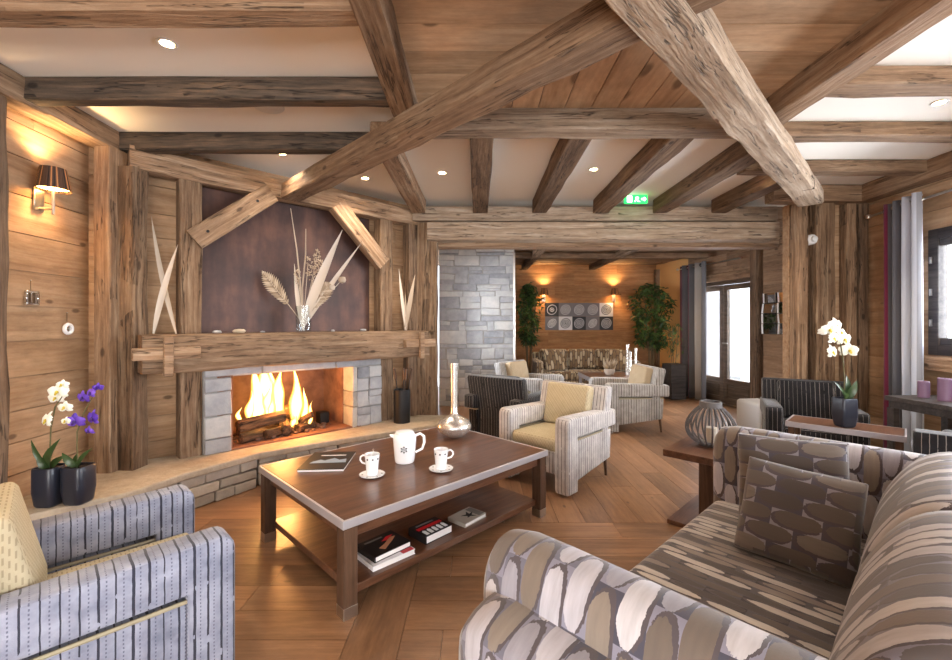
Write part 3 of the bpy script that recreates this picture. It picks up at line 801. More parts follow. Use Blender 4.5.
# ------------------------------------------------------------------ fireplace
# braces
def brace(u0,z0,u1,z1,label):
    p0, p1 = W(u0,4.03,z0), W(u1,4.03,z1)
    o = timber('timber_brace', p0, p1, .09, .165, M['beam'], label, 'brace', 'timber braces over the mantel', .004)
    L = (p1-p0).length
    for x in (-L/2+.12, L/2-.16): MB().tube([(x,-.052,.0),(x,.04,.0)],.012).build('peg', M['black_metal'], o)
    return o
brace(.84,2.01,1.43,2.51,'diagonal brace at the upper left of the hearth panel')
brace(2.60,1.99,2.06,2.53,'diagonal brace at the upper right of the hearth panel')
mantel = thing('mantel', 'thick rough-hewn timber mantel beam above the fire', 'mantel', W(1.74,3.90,1.132), R(45))
timber_mb(2.52,.32,.27,.008,.015).build('mantel_beam', M['beam'], mantel, ang=60)
for s, nm in ((-1,''),(1,'')):
    kx = s*1.12
    kb = MB().box(kx-.20,kx+.20,-.215,-.155,-.04,.045,bevel=.006).build('tenon_block', M['beam'], mantel)
    MB().box(kx-.03,kx+.03,-.235,-.205,-.16,.12,bevel=.006).build('tenon_wedge', M['beam'], kb)

# stone surround, in the wall's own frame (x = u, y = v)
sur = thing('fireplace', 'open stone fireplace with grey blocks under the mantel', 'fireplace', (0,0,0), R(45))
s_ = MB()
stones(s_, .90,1.105,SL,.90, y=3.97, rows=(.11,.2), wid=(.205,.206), dep=.12, out=.01)
stones(s_, 2.255,2.55,SL,.90, y=3.97, rows=(.11,.2), wid=(.13,.18), dep=.12, out=.01)
stones(s_, .90,2.55,.905,1.04, y=3.975, rows=(.135,.136), wid=(.4,.7), dep=.12, out=.005)
s_.build('stone_surround', M['stone'], sur, smooth=False)
MB().box(.90,1.10,3.99,4.19,SL,.905).box(2.26,2.55,3.99,4.19,SL,.905).box(.90,2.55,4.0,4.19,.905,1.04).build('surround_core', M['mortar'], sur, smooth=False)
st3 = MB(); stones(st3, 2.205,2.26,SL,.905, y=3.968, rows=(.15,.22), wid=(.055,.056), dep=.2, out=.002, gap=.002); st3.build('stone_reveal', M['stone_pale'], sur, smooth=False)
MB().box(1.0,1.115,3.99,4.66,.25,1.0).box(2.20,2.3,4.17,4.66,.25,1.0).box(1.0,2.3,4.6,4.7,.25,1.0).box(1.0,2.3,4.1,4.7,.98,1.04).box(1.0,2.3,3.97,4.7,.25,.305).build('firebox', M['firebox'], sur, smooth=False)
MB().box(2.02,2.12,4.30,4.40,.305,.42,bevel=.004).build('firebox_vent', M['black_metal'], sur)
emb = MB()
for k in range(160):
    a = random.uniform(0,2*PI); r = random.random()**.6
    x, y = 1.62+.50*r*math.cos(a), 4.28+.24*r*math.sin(a); q = random.uniform(.008,.022)
    emb.box(x-q,x+q,y-q,y+q,.303,.305+q*1.3,bevel=q*.4)
o = emb.build('ash_bed', M['ash'], loc=(0,0,0), rotz=R(45)); o['kind'] = 'stuff'; tag(o, 'bed of grey ash and cinders under the burning logs', 'ash')
emb = MB()
for k in range(60):
    x, y = random.uniform(1.3,1.75), random.uniform(4.22,4.4); q = random.uniform(.008,.02)
    emb.box(x-q,x+q,y-q,y+q,.303,.306+q*1.4,bevel=q*.4)
o = emb.build('ember_bed', M['ember'], rotz=R(45)); o['kind'] = 'stuff'; tag(o, 'glowing embers beneath the logs', 'embers')
# logs
def log(p0, p1, r, label, k=5, mat='log'):
    p0, p1 = Vector(p0), Vector(p1); d = p1-p0; L = d.length
    prof = []; n = 9
    for i in range(n):
        a = 2*PI*i/n + random.uniform(-.2,.2); q = r*random.uniform(.82,1.12)
        prof.append((q*math.cos(a), q*math.sin(a)))
    mb = MB(); mb.prism(prof, -L/2, L/2, 'x', bevel=r*.15, seg=1); mb.jitter(r*.05)
    xv = d.normalized(); yv = Vector((0,0,1)).cross(xv).normalized(); zv = xv.cross(yv)
    c = (p0+p1)/2; c = Vector(W(c.x, c.y, c.z))
    rm = Matrix.Rotation(R(45),3,'Z') @ Matrix((xv,yv,zv)).transposed()
    return tag(mb.build('firewood_log', M[mat], loc=c, rot=rm.to_euler(), ang=35), label, 'log', 'logs in the fire')
log((1.19,4.10,.46),(1.57,4.06,.50),.062,'large split log lying across the front of the fire')
log((1.20,4.08,.345),(1.44,4.16,.345),.045,'short log low on the left under the big split log')
log((1.40,4.07,.35),(1.60,4.15,.345),.048,'short orange-lit log low in the middle of the fire')
log((1.58,4.05,.355),(1.66,4.35,.40),.052,'upright-looking log end right of the big split log')
log((1.25,4.34,.35),(1.80,4.36,.35),.050,'log at the back of the fire bed')
log((1.44,4.28,.47),(1.78,4.20,.53),.050,'charred log resting high in the flames')
log((1.70,4.10,.345),(1.90,4.22,.345),.042,'small log at the right end of the fire')
log((1.74,4.16,.40),(1.84,4.08,.47),.034,'little tilted log at the right of the fire')
log((1.22,4.25,.43),(1.42,4.32,.50),.036,'small glowing log at the left of the flames')
# fire
fire = thing('fire', 'tall yellow flames burning over the logs', 'fire', W(0,0,0), R(45))
def tongue(x, y, z, h, r, lean=0, seed=0):
    rnd = random.Random(seed); n = 14; pts = []; rad = []
    for i in range(n+1):
        t = i/n
        pts.append((x + lean*t + .03*math.sin(4.5*t+seed)*t**.7, y + .015*math.sin(3*t+seed*2), z + h*t))
        rad.append(max(.0015, r*(math.sin(PI*min(1,(t*.82+.16)))**.9)*(1-t**3)*(1+.18*math.sin(9*t+seed))))
    return MB().tube(pts, rad, 14, sx=1, sy=.8)
for i, (x,y,z,h,r,l) in enumerate([(1.38,4.24,.42,.56,.11,.0),(1.47,4.27,.42,.60,.13,.01),(1.58,4.24,.44,.50,.09,.02),(1.33,4.20,.44,.30,.05,-.03),(1.72,4.20,.38,.56,.085,-.01),(1.79,4.17,.38,.34,.05,.03),(1.84,4.16,.36,.22,.035,.04),(1.24,4.18,.46,.14,.03,-.02),(1.45,4.15,.52,.30,.05,0),(1.66,4.13,.37,.14,.035,.02),(1.56,4.3,.46,.50,.08,-.02)]):
    tongue(x,y,z,h,r,l,i*1.3).build('flame', M['flame'], fire)
pl = bpy.data.lights.new('fire_glow','POINT'); pl.energy = 26; pl.color = (1,.42,.12); pl.shadow_soft_size = .12
po = bpy.data.objects.new('fire_glow', pl); C.objects.link(po); po.parent = fire; po.location = (1.55,4.08,.62)

# hearth bench: slab on coursed stone
edge = [(-2.70,2.05),(-2.50,2.36),(-2.18,2.70),(-2.06,3.03),(-1.77,3.53),(-1.25,3.94),(-.74,4.28),(-.26,4.62)]
back = [(-.26,4.98),(-.66,4.98),(-.95,4.86),tuple(W(1.2,4.17)[:2]),(-2.80,3.14),(-2.735,2.05)]
hb = thing('hearth_bench', 'raised stone hearth bench curving along the left wall and fireplace', 'hearth')
MB().prism(edge+back, .235, SL, 'z', bevel=.012).build('hearth_slab', M['slab'], hb, smooth=False)
s5 = MB()
for a, b in zip(edge[:-1], edge[1:]):
    a, b = Vector(a), Vector(b); d = b-a; L = d.length; nrm = Vector((-d.y, d.x))/L
    a2 = a + nrm*.035
    tmp = MB(); stones(tmp, 0, L, .0, .235, rows=(.07,.13), wid=(.14,.3), dep=.1, out=.01)
    Mx = Matrix.Translation((a2.x,a2.y,0)) @ Matrix.Rotation(math.atan2(d.y,d.x),4,'Z')
    me = bpy.data.meshes.new('tmp'); tmp.bm.transform(Mx); tmp.bm.to_mesh(me); tmp.bm.free()
    s5.bm.from_mesh(me); bpy.data.meshes.remove(me)
s5.build('hearth_stonework', M['stone_pale'], hb, smooth=False)
inner = [(x-.0, y) for x, y in edge]
core = []
for i, p in enumerate(edge):
    a = Vector(edge[max(i-1,0)]); b = Vector(edge[min(i+1,len(edge)-1)]); d = (b-a).normalized(); core.append((p[0]-d.y*.09, p[1]+d.x*.09))
MB().prism(core+[(-.30,4.95)]+back[1:], 0, .234, 'z').build('hearth_core', M['mortar'], hb, smooth=False)
# ------------------------------------------------------------------ block-arm armchairs (front = local +x)
def armchair(label, loc, deg, fab, cushion_fab, group='block-arm armchairs'):
    t = thing('armchair', label, 'armchair', (*loc,0), R(deg), group)
    for s in (-1, 1):
        y0, y1 = (.225,.355) if s > 0 else (-.355,-.225)
        r = .05; X1 = .37
        arc = [(X1-r+r*math.cos(a), .61-r+r*math.sin(a)) for a in [i*PI/8 for i in range(5)]]
        prof = [(.225,.02),(X1-.012,.02)] + [(X1,.05)] + arc + [(-.40,.585),(-.415,.57),(-.415,.46),(-.40,.442),(.225,.446)]
        a = MB().prism(prof, y0, y1, 'y', bevel=.018).build('arm', fab, t, ang=50)
        yp = (y0+.012, y1-.012)
        MB().prism([(-.33,.17),(.226,.10),(.226,.42),(-.345,.42)], *yp, 'y', bevel=.012).build('side_panel', fab, t, ang=50)
        MB().tube([(.226,s*.335,.424),(-.34,s*.335,.424),(-.34,s*.245,.424),(.226,s*.245,.424)], .007, 6).build('piping', M['piping'], t)
        MB().tube([(-.31,s*.30,.18),(-.33,s*.30,0)], [.016,.011], 8).build('leg', M['walnut_leg'], t)
        MB().tube([(.30,s*.29,.025),(.30,s*.29,0)], .018, 10).build('glide', M['steel'], t)
    MB().box(-.30,.345,-.235,.235,.15,.33,bevel=.015,seg=2).build('seat_base', fab, t)
    MB().prism([(-.30,.325),(.33,.325),(.352,.35),(.352,.41),(.33,.435),(-.30,.425)], -.222,.222,'y',bevel=.025,seg=3).build('seat_cushion', cushion_fab, t, ang=60)
    MB().prism([(-.13,.17),(-.25,.17),(-.375,.76),(-.365,.785),(-.295,.795),(-.27,.78)], -.345,.345,'y',bevel=.018).build('backrest', fab, t, ang=50)
    mx = Matrix.Translation((-.185,0,.605)) @ Matrix.Rotation(R(-13),4,'Y')
    MB().box(-.065,.05,-.222,.222,-.185,.19,bevel=.03,seg=3,M=mx).build('back_cushion', cushion_fab, t, ang=60)
    return t
armchair('large blue-grey striped armchair cropped at the bottom left of the photo', W(.11,2.03)[:2], 45, M['stripe_blue'], M['beige'])
armchair('pale striped armchair with beige cushions beyond the coffee table', W(3.19,2.19)[:2], 226, M['stripe_white'], M['beige'])
armchair('grey striped armchair seen from its side near the glazed door', (1.94,5.62), 184, M['stripe_grey'], M['beige_grey'])
armchair('black pinstriped armchair turned away in front of the stone pier', (.40,4.76), 53, M['stripe_black'], M['stripe_black'])
armchair('beige armchair facing the nook, half hidden by the black armchair', (.76,6.15), -38, M['stripe_grey'], M['beige_grey'])
armchair('black pinstriped armchair turned towards us in front of the boarded pier', (3.08,4.0), 240, M['stripe_black'], M['stripe_black'])
armchair('black pinstriped armchair tucked by the console at the right edge', (2.963,2.482), 45, M['stripe_black'], M['stripe_black']).scale = (.93,.93,.93)
ot = tag(MB().box(-.15,.15,-.2,.2,0,.44,bevel=.04,seg=4).build('ottoman', plain('light_grey_fabric',(196,196,198),.9), loc=(3.31,5.05,0), rotz=.1), 'light grey ottoman peeping out left of the black armchair by the pier', 'ottoman')

# ------------------------------------------------------------------ sofa (length = local x, front = +y)
sofa = thing('sofa', 'large sofa in grey oval-patterned velvet filling the lower right', 'sofa', W(1.73,.27), R(43.2))
SF = M['ovals']
MB().box(-.86,.86,-.40,.46,.06,.27,bevel=.02,seg=2).build('seat_base', SF, sofa)
for x in (-.9,.9):
    for y in (-.4,.42): MB().box(x-.03,x+.03,y-.03,y+.03,0,.065).build('leg', M['walnut_leg'], sofa)
MB().box(-.765,.765,-.24,.475,.265,.435,bevel=.045,seg=4).build('seat_cushion', M['ovals_seat'], sofa, ang=60)
def soft(name, ctl, x0, x1, mat, axis='x', nn=10, sub=3, shrink=.10, pw=6, uoff=0, round_=True):
    """padded roll: closed profile drawn through ctl, fabric running round it, ends rounded"""
    pr = []; m = len(ctl)
    for i in range(m):
        a, b, c, d = [Vector(ctl[(i+k)%m]) for k in (-1,0,1,2)]
        for q_ in range(sub):
            t = q_/sub
            q = .5*((2*b)+(-a+c)*t+(2*a-5*b+4*c-d)*t*t+(-a+3*b-3*c+d)*t**3); pr.append((q.x,q.y))
    cx = sum(p[0] for p in pr)/len(pr); cz = sum(p[1] for p in pr)/len(pr)
    mb = MB(); rings = []; xs = []
    for i in range(nn+1):
        u = math.sin((-1+2*i/nn)*PI/2); x = (x0+x1)/2+(x1-x0)/2*u; k = 1-shrink*(1-math.sqrt(max(0,1-abs(u)**pw))); xs.append(x)
        rings.append([mb.bm.verts.new((x, cx+(q[0]-cx)*k, cz+(q[1]-cz)*k) if axis == 'x' else (cx+(q[0]-cx)*k, x, cz+(q[1]-cz)*k)) for q in pr])
    acc = [0]; uvs = []
    for j in range(len(pr)): acc.append(acc[-1]+(Vector(pr[(j+1)%len(pr)])-Vector(pr[j])).length)
    for i in range(nn):
        for j in range(len(pr)):
            j2 = (j+1)%len(pr)
            mb.bm.faces.new((rings[i][j],rings[i+1][j],rings[i+1][j2],rings[i][j2]))
            uvs.append([(xs[i]+uoff,acc[j]),(xs[i+1]+uoff,acc[j]),(xs[i+1]+uoff,acc[j+1]),(xs[i]+uoff,acc[j+1])])
    mb.bm.faces.new(rings[0]); mb.bm.faces.new(rings[-1][::-1])
    o = mb.build(name, mat, sofa, ang=70, uv=axis)
    uvl = o.data.uv_layers[0].data
    for pi, poly in enumerate(o.data.polygons):
        if pi < len(uvs):
            for li, q in zip(poly.loop_indices, uvs[pi]): uvl[li].uv = q
    bm = bmesh.new(); bm.from_mesh(o.data); bmesh.ops.recalc_face_normals(bm, faces=bm.faces); bm.to_mesh(o.data); bm.free()
    return o
for s in (-1,1):
    # outer lower tier and the padded roll above it
    lo = [(.87,.05),(.95,.045),(1.02,.05),(1.05,.09),(1.06,.35),(1.06,.61),(1.04,.665),(.97,.69),(.90,.68),(.87,.62),(.87,.35)]
    hi = [(.77,.29),(.85,.285),(.935,.30),(.945,.45),(.95,.62),(.945,.72),(.915,.785),(.855,.805),(.795,.785),(.765,.72),(.76,.6),(.765,.42)]
    soft('arm_base', [(s*p[0],p[1]) for p in lo], -.47,.455, SF, 'y', shrink=.16, pw=14, uoff=.3*s)
    soft('arm_pad', [(s*p[0],p[1]) for p in hi], -.45,.49, SF, 'y', shrink=.22, pw=12, uoff=.17*s)
MB().prism([(-.50,.05),(-.36,.05),(-.36,.66),(-.40,.70),(-.48,.70),(-.50,.66)], -.86,.86,'x',bevel=.02).build('backrest', SF, sofa, ang=50)
for x0, x1 in ((-.755,-.005),(.005,.755)):
    soft('back_cushion', [(-.20,.425),(-.155,.50),(-.165,.62),(-.21,.73),(-.275,.82),(-.36,.865),(-.45,.855),(-.505,.80),(-.52,.72),(-.48,.69),(-.40,.68),(-.365,.60),(-.355,.43)], x0, x1, M['ovals_back'], 'x', shrink=.15, pw=14)
def pillow(label, u, v, z, w, h, t, ax, tilt, spin, mat):
    mx = Matrix.Rotation(R(ax),4,'Z') @ Matrix.Rotation(R(tilt),4,'Y') @ Matrix.Rotation(R(spin),4,'Z')
    rot = (Matrix.Rotation(R(45),4,'Z') @ mx).to_euler()
    return tag(MB().cushion(w,h,t,n=14).build('throw_pillow', mat, loc=W(u,v,z), rot=rot), label, 'pillow', 'pillows on the sofa')
pillow('dark oval-patterned pillow leaning in front at the far arm of the sofa', 2.05,.30,.605, .37,.38,.15, 0, -64, -3, M['ovals_pillow'])
pillow('dark oval-patterned pillow partly hidden behind the front pillow', 2.30,.36,.645, .40,.40,.13, 4, -74, 3, M['ovals_pillow'])

# ------------------------------------------------------------------ coffee table
ct = thing('coffee_table', 'large dark brown coffee table with lower shelf in front of the fire', 'coffee table', W(1.727,2.33), R(45))
MB().box(-.765,.765,-.525,.525,.415,.457,bevel=.002).build('tabletop', M['walnut'], ct, smooth=False)
MB().box(-.78,.78,-.54,-.525,.418,.4575,bevel=.002).box(-.78,.78,.525,.54,.418,.4575,bevel=.002).box(-.78,-.765,-.525,.525,.418,.4575,bevel=.002).box(.765,.78,-.525,.525,.418,.4575,bevel=.002).build('metal_edge', M['edge_metal'], ct, smooth=False)
MB().box(-.71,.71,-.505,-.475,.355,.414,bevel=.003).box(-.71,.71,.475,.505,.355,.414,bevel=.003).box(-.74,-.71,-.48,.48,.355,.414,bevel=.003).box(.71,.74,-.48,.48,.355,.414,bevel=.003).build('apron', M['walnut'], ct, smooth=False)
MB().box(-.71,.71,-.49,.49,.075,.115,bevel=.003).build('shelf', M['walnut'], ct, smooth=False)
for sx in (-1,1):
    for sy in (-1,1):
        cx, cy = sx*.735, sy*.495
        lg = MB().box(cx-.035,cx+.035,cy-.035,cy+.035,.05,.413,bevel=.003).build('leg', M['walnut_leg'], ct, smooth=False)
        MB().box(cx-.036,cx+.036,cy-.036,cy+.036,0,.055,bevel=.002).build('leg_cap', M['steel'], lg, smooth=False)

TT = .4585
# magazine on the table
def cover_mb(w, d, z):
    return MB().box(-w/2,w/2,-d/2,d/2,z,z+.0015)
mag = thing('magazine', 'glossy black magazine with a mountain photograph lying on the coffee table', 'magazine', (-.945,2.765,TT), R(4))
MB().box(-.135,.135,-.175,.175,0,.012,bevel=.001).build('pages', M['page'], mag, smooth=False)
MB().box(-.138,.138,-.178,.178,.012,.0145).build('cover', M['ink'], mag, smooth=False)
MB().prism([(-.09,-.03),(-.05,.01),(-.02,-.01),(.03,.04),(.07,.0),(.11,.02),(.12,-.05),(-.1,-.06)],.0145,.0152,'z').build('cover_photo', plain('blue_grey_print',(150,170,190),.4), mag, smooth=False)
MB().box(-.07,.09,.09,.105,.0145,.0152).build('cover_title', M['white'], mag, smooth=False)

def book(label, loc, deg, w, d, h, cover, motifs=(), group='books on the coffee table shelf', spine=None):
    t = thing('book', label, 'book', loc, R(deg), group)
    MB().box(-w/2+.004,w/2-.002,-d/2+.004,d/2-.004,.003,h-.003).build('pages', M['page'], t, smooth=False)
    MB().box(-w/2,w/2,-d/2,d/2,0,.003).box(-w/2,w/2,-d/2,d/2,h-.003,h).box(-w/2-.002,-w/2+.003,-d/2,d/2,0,h).build('cover', cover, t, smooth=False)
    for nm, pts, m in motifs:
        MB().prism(pts, h, h+.0006, 'z').build(nm, m, t, smooth=False)
    return t
def rect(x0,x1,y0,y1): return [(x0,y0),(x1,y0),(x1,y1),(x0,y1)]
grey_p = plain('grey_print',(120,116,112),.45); skin_p = plain('warm_print',(190,130,96),.45); pale_p = plain('pale_grey_cover',(176,168,158),.45); redb = plain('white_red_cover',(238,234,236),.4)
SH = .1155
book('white and red book at the bottom of the shelf stack', (-.485,2.30,SH), 43, .25,.20,.026, redb, [('red_corner', rect(.05,.12,-.098,-.05), M['red'])])
book('black book with a reddish figure on top of the shelf stack', (-.495,2.315,SH+.0265), 47, .225,.18,.03, M['ink'], [('cover_figure', [(-.05,-.03),(.0,-.01),(.06,.03),(.09,.02),(.05,-.01),(.0,-.04),(-.03,-.06)], skin_p), ('cover_stripe', [(.0,.02),(.05,.05),(.09,.045),(.03,.01)], M['red']), ('cover_title', rect(-.08,.03,.055,.068), grey_p)])
book('thick black and red book with a row of figures in the middle of the shelf', (-.265,2.53,SH), 47, .20,.155,.045, M['ink'], [('red_band', rect(-.09,.09,.0,.028), M['red'])] + [('cover_figure', [(x,-.065),(x+.022,-.065),(x+.026,-.02),(x+.014,-.008),(x+.002,-.02)], M['white']) for x in (-.085,-.05,-.015,.02,.055)] + [('cover_title', rect(-.07,.06,.045,.058), grey_p)])
book('thin grey book with a dark leaping figure at the right of the shelf', (-.055,2.725,SH), 50, .20,.145,.024, pale_p, [('cover_figure', [(-.03,-.03),(-.01,-.01),(-.04,.02),(.0,.01),(.03,.04),(.02,.0),(.06,.01),(.02,-.02),(.03,-.05),(.0,-.025)], M['ink']), ('cover_shade', rect(.045,.095,-.06,.06), grey_p)])

# tea set
def mug(label, x, y, deg, spoon=False):
    sc = thing('saucer', 'white saucer with dark marks under the %s mug' % ('left-hand' if spoon else 'right-hand'), 'saucer', (x,y,TT), R(deg), 'saucers on the coffee table')
    MB().lathe([(0.0,0.003),(.035,.003),(.035,0),(.038,0),(.072,.010),(.073,.013),(.070,.012),(.038,.006),(0,.006)],32).build('dish', M['porcelain'], sc)
    for k in range(6):
        a = 2*PI*k/6+.4; MB().lathe([(0,0),(.0045,0),(.0045,.0012),(0,.0012)],6,c=(.056*math.cos(a),.056*math.sin(a),.0105)).build('rim_mark', M['motif'], sc)
    t = thing('mug', label, 'mug', (x,y,TT+.0065), R(deg), 'mugs on the coffee table')
    MB().lathe([(0,0),(.027,0),(.032,.004),(.037,.06),(.043,.118),(.0435,.122),(.041,.122),(.035,.06),(.029,.008),(0,.007)],32).build('cup', M['porcelain'], t)
    MB().tube([(.038,0,.108),(.058,0,.112),(.072,0,.100),(.074,0,.084),(.062,0,.068),(.038,0,.062)],.0055,8).build('handle', M['porcelain'], t)
    for k in range(8):
        a = 2*PI*k/8+.5; r = .0415
        mb = MB(); mx = Matrix.Translation((r*math.cos(a), r*math.sin(a), .098)) @ Matrix.Rotation(a,4,'Z')
        mb.box(-.0012,.0012,-.0045,.0045,-.0045,.0045,M=mx@Matrix.Rotation(R(45),4,'X')); mb.build('snowflake_mark', M['motif'], t, smooth=False)
    if spoon:
        s = tag(MB().tube([(0,-.01,.012),(0,.01,.08),(.0,.030,.135)],[.004,.002,.003],6).lathe([(0,0),(.008,.004),(0,.009)],8,c=(0,.031,.135)).build('teaspoon', M['steel'], loc=(x,y,TT+.0065)), 'steel teaspoon standing in the left-hand mug', 'spoon')
    return t
mug('white mug with a spoon in it, left of the teapot, its handle to the left', -.606,2.52, 170, True)
mug('white mug right of the teapot, its handle to the right', -.212,2.62, 12)
tp = thing('teapot', 'white porcelain pot with a dark snowflake emblem between the two mugs', 'teapot', (-.459,2.78,TT), R(9))
MB().lathe([(0,0),(.058,0),(.062,.006),(.064,.02),(.074,.14),(.074,.165),(.066,.178),(.062,.182),(0,.182)],36).build('pot_body', M['porcelain'], tp)
MB().lathe([(.058,.182),(.06,.186),(.055,.196),(.03,.203),(0,.205)],32).build('lid', M['porcelain'], tp)
MB().tube([(.068,0,.165),(.098,0,.178),(.122,0,.160),(.126,0,.12),(.112,0,.078),(.069,0,.058)],[.009,.009,.009,.009,.008,.008],10).build('handle', M['porcelain'], tp)
MB().prism([(-.066,.15),(-.066,.178),(-.096,.178),(-.094,.170)],-.012,.012,'y',bevel=.005).build('spout', M['porcelain'], tp)
sf = MB()
for k in range(6):
    a = k*PI/3; c, s = math.cos(a), math.sin(a)
    mx = Matrix.Translation((-.004,-.0705,.095)) @ Matrix.Rotation(a,4,'Y')
    sf.box(-.0018,.0018,-.004,.0,.004,.024,M=mx); sf.box(-.006,.006,-.004,0,.014,.018,M=mx)
sf.build('snowflake_emblem', M['motif'], tp, smooth=False)
vs = tag(MB().lathe([(0,0),(.055,0),(.062,.003),(.110,.035),(.134,.075),(.134,.092),(.115,.125),(.07,.152),(.035,.170),(.026,.19),(.024,.25),(.026,.50),(.030,.575),(.027,.575),(.023,.50),(.021,.2),(0,.19)],48).build('bottle_vase', M['silver'], loc=(-.170,3.39,TT), ang=60), 'silver long-necked vase on the far end of the coffee table', 'vase')

# ------------------------------------------------------------------ side table + slatted lantern by the sofa
sd = thing('side_table', 'dark wooden side table carrying the slatted lantern behind the sofa arm', 'side table', W(3.26,.87), R(45))
MB().box(-.31,.31,-.30,.30,.455,.50,bevel=.003).build('tabletop', M['walnut'], sd, smooth=False)
MB().box(-.26,.22,-.20,.09,.03,.455,bevel=.003).build('pedestal', M['walnut_leg'], sd, smooth=False)
MB().box(-.29,.29,-.28,.28,0,.03,bevel=.003).build('base_plate', M['walnut'], sd, smooth=False)
lt = thing('lantern', 'round dark slatted lantern on the side table behind the sofa', 'lantern', (1.63,3.00,.501))
MB().lathe([(0,0),(.075,0),(.078,.02),(.06,.025),(0,.022)],24).build('base', M['lantern'], lt)
MB().lathe([(.058,.262),(.072,.262),(.070,.305),(.056,.305),(.058,.262)],24).build('collar', M['lantern'], lt)
for k in range(22):
    a = 2*PI*k/22; pts = []
    for i in range(11):
        t = i/10; r = .07+ .088*math.sin(PI*min(1,t**.8))**.85; pts.append((r*math.cos(a), r*math.sin(a), .012+.255*t))
    MB().tube(pts, .0062, 5, sx=1, sy=1).build('slat', M['lantern'], lt)
tag(MB().lathe([(0,.0),(.04,0),(.04,.10),(0,.10)],20).build('lantern_candle', M['cream_wax'], loc=(1.63,3.00,.5265)), 'pale candle inside the slatted lantern', 'candle')

# ------------------------------------------------------------------ orchids
def orchid(label, loc, pot, petalm, lip, flowers, stem_pts, leaves, seed=1, ground=0, pot_kind='round'):
    rnd = random.Random(seed)
    t = thing('potted_orchid', label, 'orchid', loc, 0, 'potted orchids')
    r0, r1, h = pot
    pb = MB().lathe([(0,0),(r0*.86,0),(r0,.012),(r1*1.02,h*.4),(r1,h-.008),(r1*.95,h),(r1*.86,h),(r1*.84,h-.02),(0,h-.02)],64,square=4.5 if pot_kind=='round' else 8).build('pot', M['pot'], t, ang=60)
    MB().lathe([(0,h-.018),(r1*.8,h-.018),(r1*.8,h-.012),(0,h-.006)],16).build('soil', M['soil'], pb)
    MB().tube([(0,0,h-.02)]+[tuple(p) for p in stem_pts], [.004]*(len(stem_pts))+[.0025], 6).build('flower_stem', M['stem'], t)
    for (dx,dy,dz,w) in leaves:
        mb = MB(); mb.leaf((0,0,h-.02),(dx,dy,h+dz),w,(0,-1,.6),.12,6,rnd=rnd.random()); mb.build('leaf', M['leaf'], t)
    for (fx_,fz,s,fy_) in flowers:
        fl = MB(); c = Vector((fx_,fy_,fz)); yaw = rnd.uniform(-.5,.5); tl = rnd.uniform(-.3,.3)
        mx = Matrix.Translation(c) @ Matrix.Rotation(yaw,4,'Z') @ Matrix.Rotation(tl,4,'X')
        def pet(ang, L, w, oy=0.0):
            rows = []; n = 6
            for i in range(n+1):
                q = i/n; ww = w*math.sin(PI*min(1,.10+.9*q))**.65*.5 if i < n else w*.12
                rows.append([(Vector((s_*ww, oy-.010*math.sin(PI*q)+abs(s_)*.006, L*q))) for s_ in (-1,-.5,0,.5,1)])
            rr_ = Matrix.Rotation(ang,4,'Y')
            vv = [[fl.bm.verts.new(mx @ rr_ @ p) for p in row] for row in rows]; fs = []
            for i in range(n):
                for k in range(4): fs.append(fl.bm.faces.new((vv[i][k],vv[i][k+1],vv[i+1][k+1],vv[i+1][k])))
            fl._tag(fs, rnd.random())
        pet(0,s*.5,s*.36,.003); pet(R(125),s*.5,s*.36,.003); pet(R(-125),s*.5,s*.36,.003); pet(R(78),s*.52,s*.56,-.004); pet(R(-78),s*.52,s*.56,-.004)
        f = fl.build('flower', petalm, t, ang=80)
        lp = MB(); lp.lathe([(0,-.008),(s*.09,-.002),(s*.07,.008),(0,.012)],8,c=tuple(c+Vector((0,-.012,-s*.04)))); lp.leaf(c+Vector((0,-.010,-s*.05)),c+Vector((0,-.022,-s*.22)),s*.16,(0,-1,0),.1,3); lp.build('flower_lip', lip, f)
    return t
orchid('orchid with white flowers in a black pot, left one on the hearth bench', (-2.485,2.52,SL), (.056,.064,.225), M['petal_white'], M['lip_yellow'],
    [(.005,.50,.10,-.02),(.05,.66,.10,0),(.10,.57,.075,-.01),(.02,.62,.08,.02),(.105,.49,.05,-.01),(.075,.70,.06,.0)], [(.0,0,.32),(.01,-.005,.45),(.03,0,.57),(.07,0,.63)],
    [(-.05,-.03,.05,.035),(.09,-.03,.17,.05),(-.09,-.02,.16,.028),(.05,.04,.05,.045),(-.03,.02,.10,.04)], 3)
orchid('orchid with violet flowers in a black pot, right one on the hearth bench', (-2.345,2.55,SL), (.056,.064,.220), M['petal_violet'], M['lip_violet'],
    [(.0,.485,.10,-.02),(.085,.50,.10,0),(.03,.62,.085,0),(.085,.65,.07,-.01),(.065,.425,.06,0),(.115,.68,.055,.0)], [(-.01,0,.32),(-.005,-.005,.42),(.03,0,.53),(.08,0,.62)],
    [(-.08,-.02,.08,.04),(.10,-.02,.11,.035),(-.04,.03,.06,.04),(.05,-.04,.04,.045)], 5)

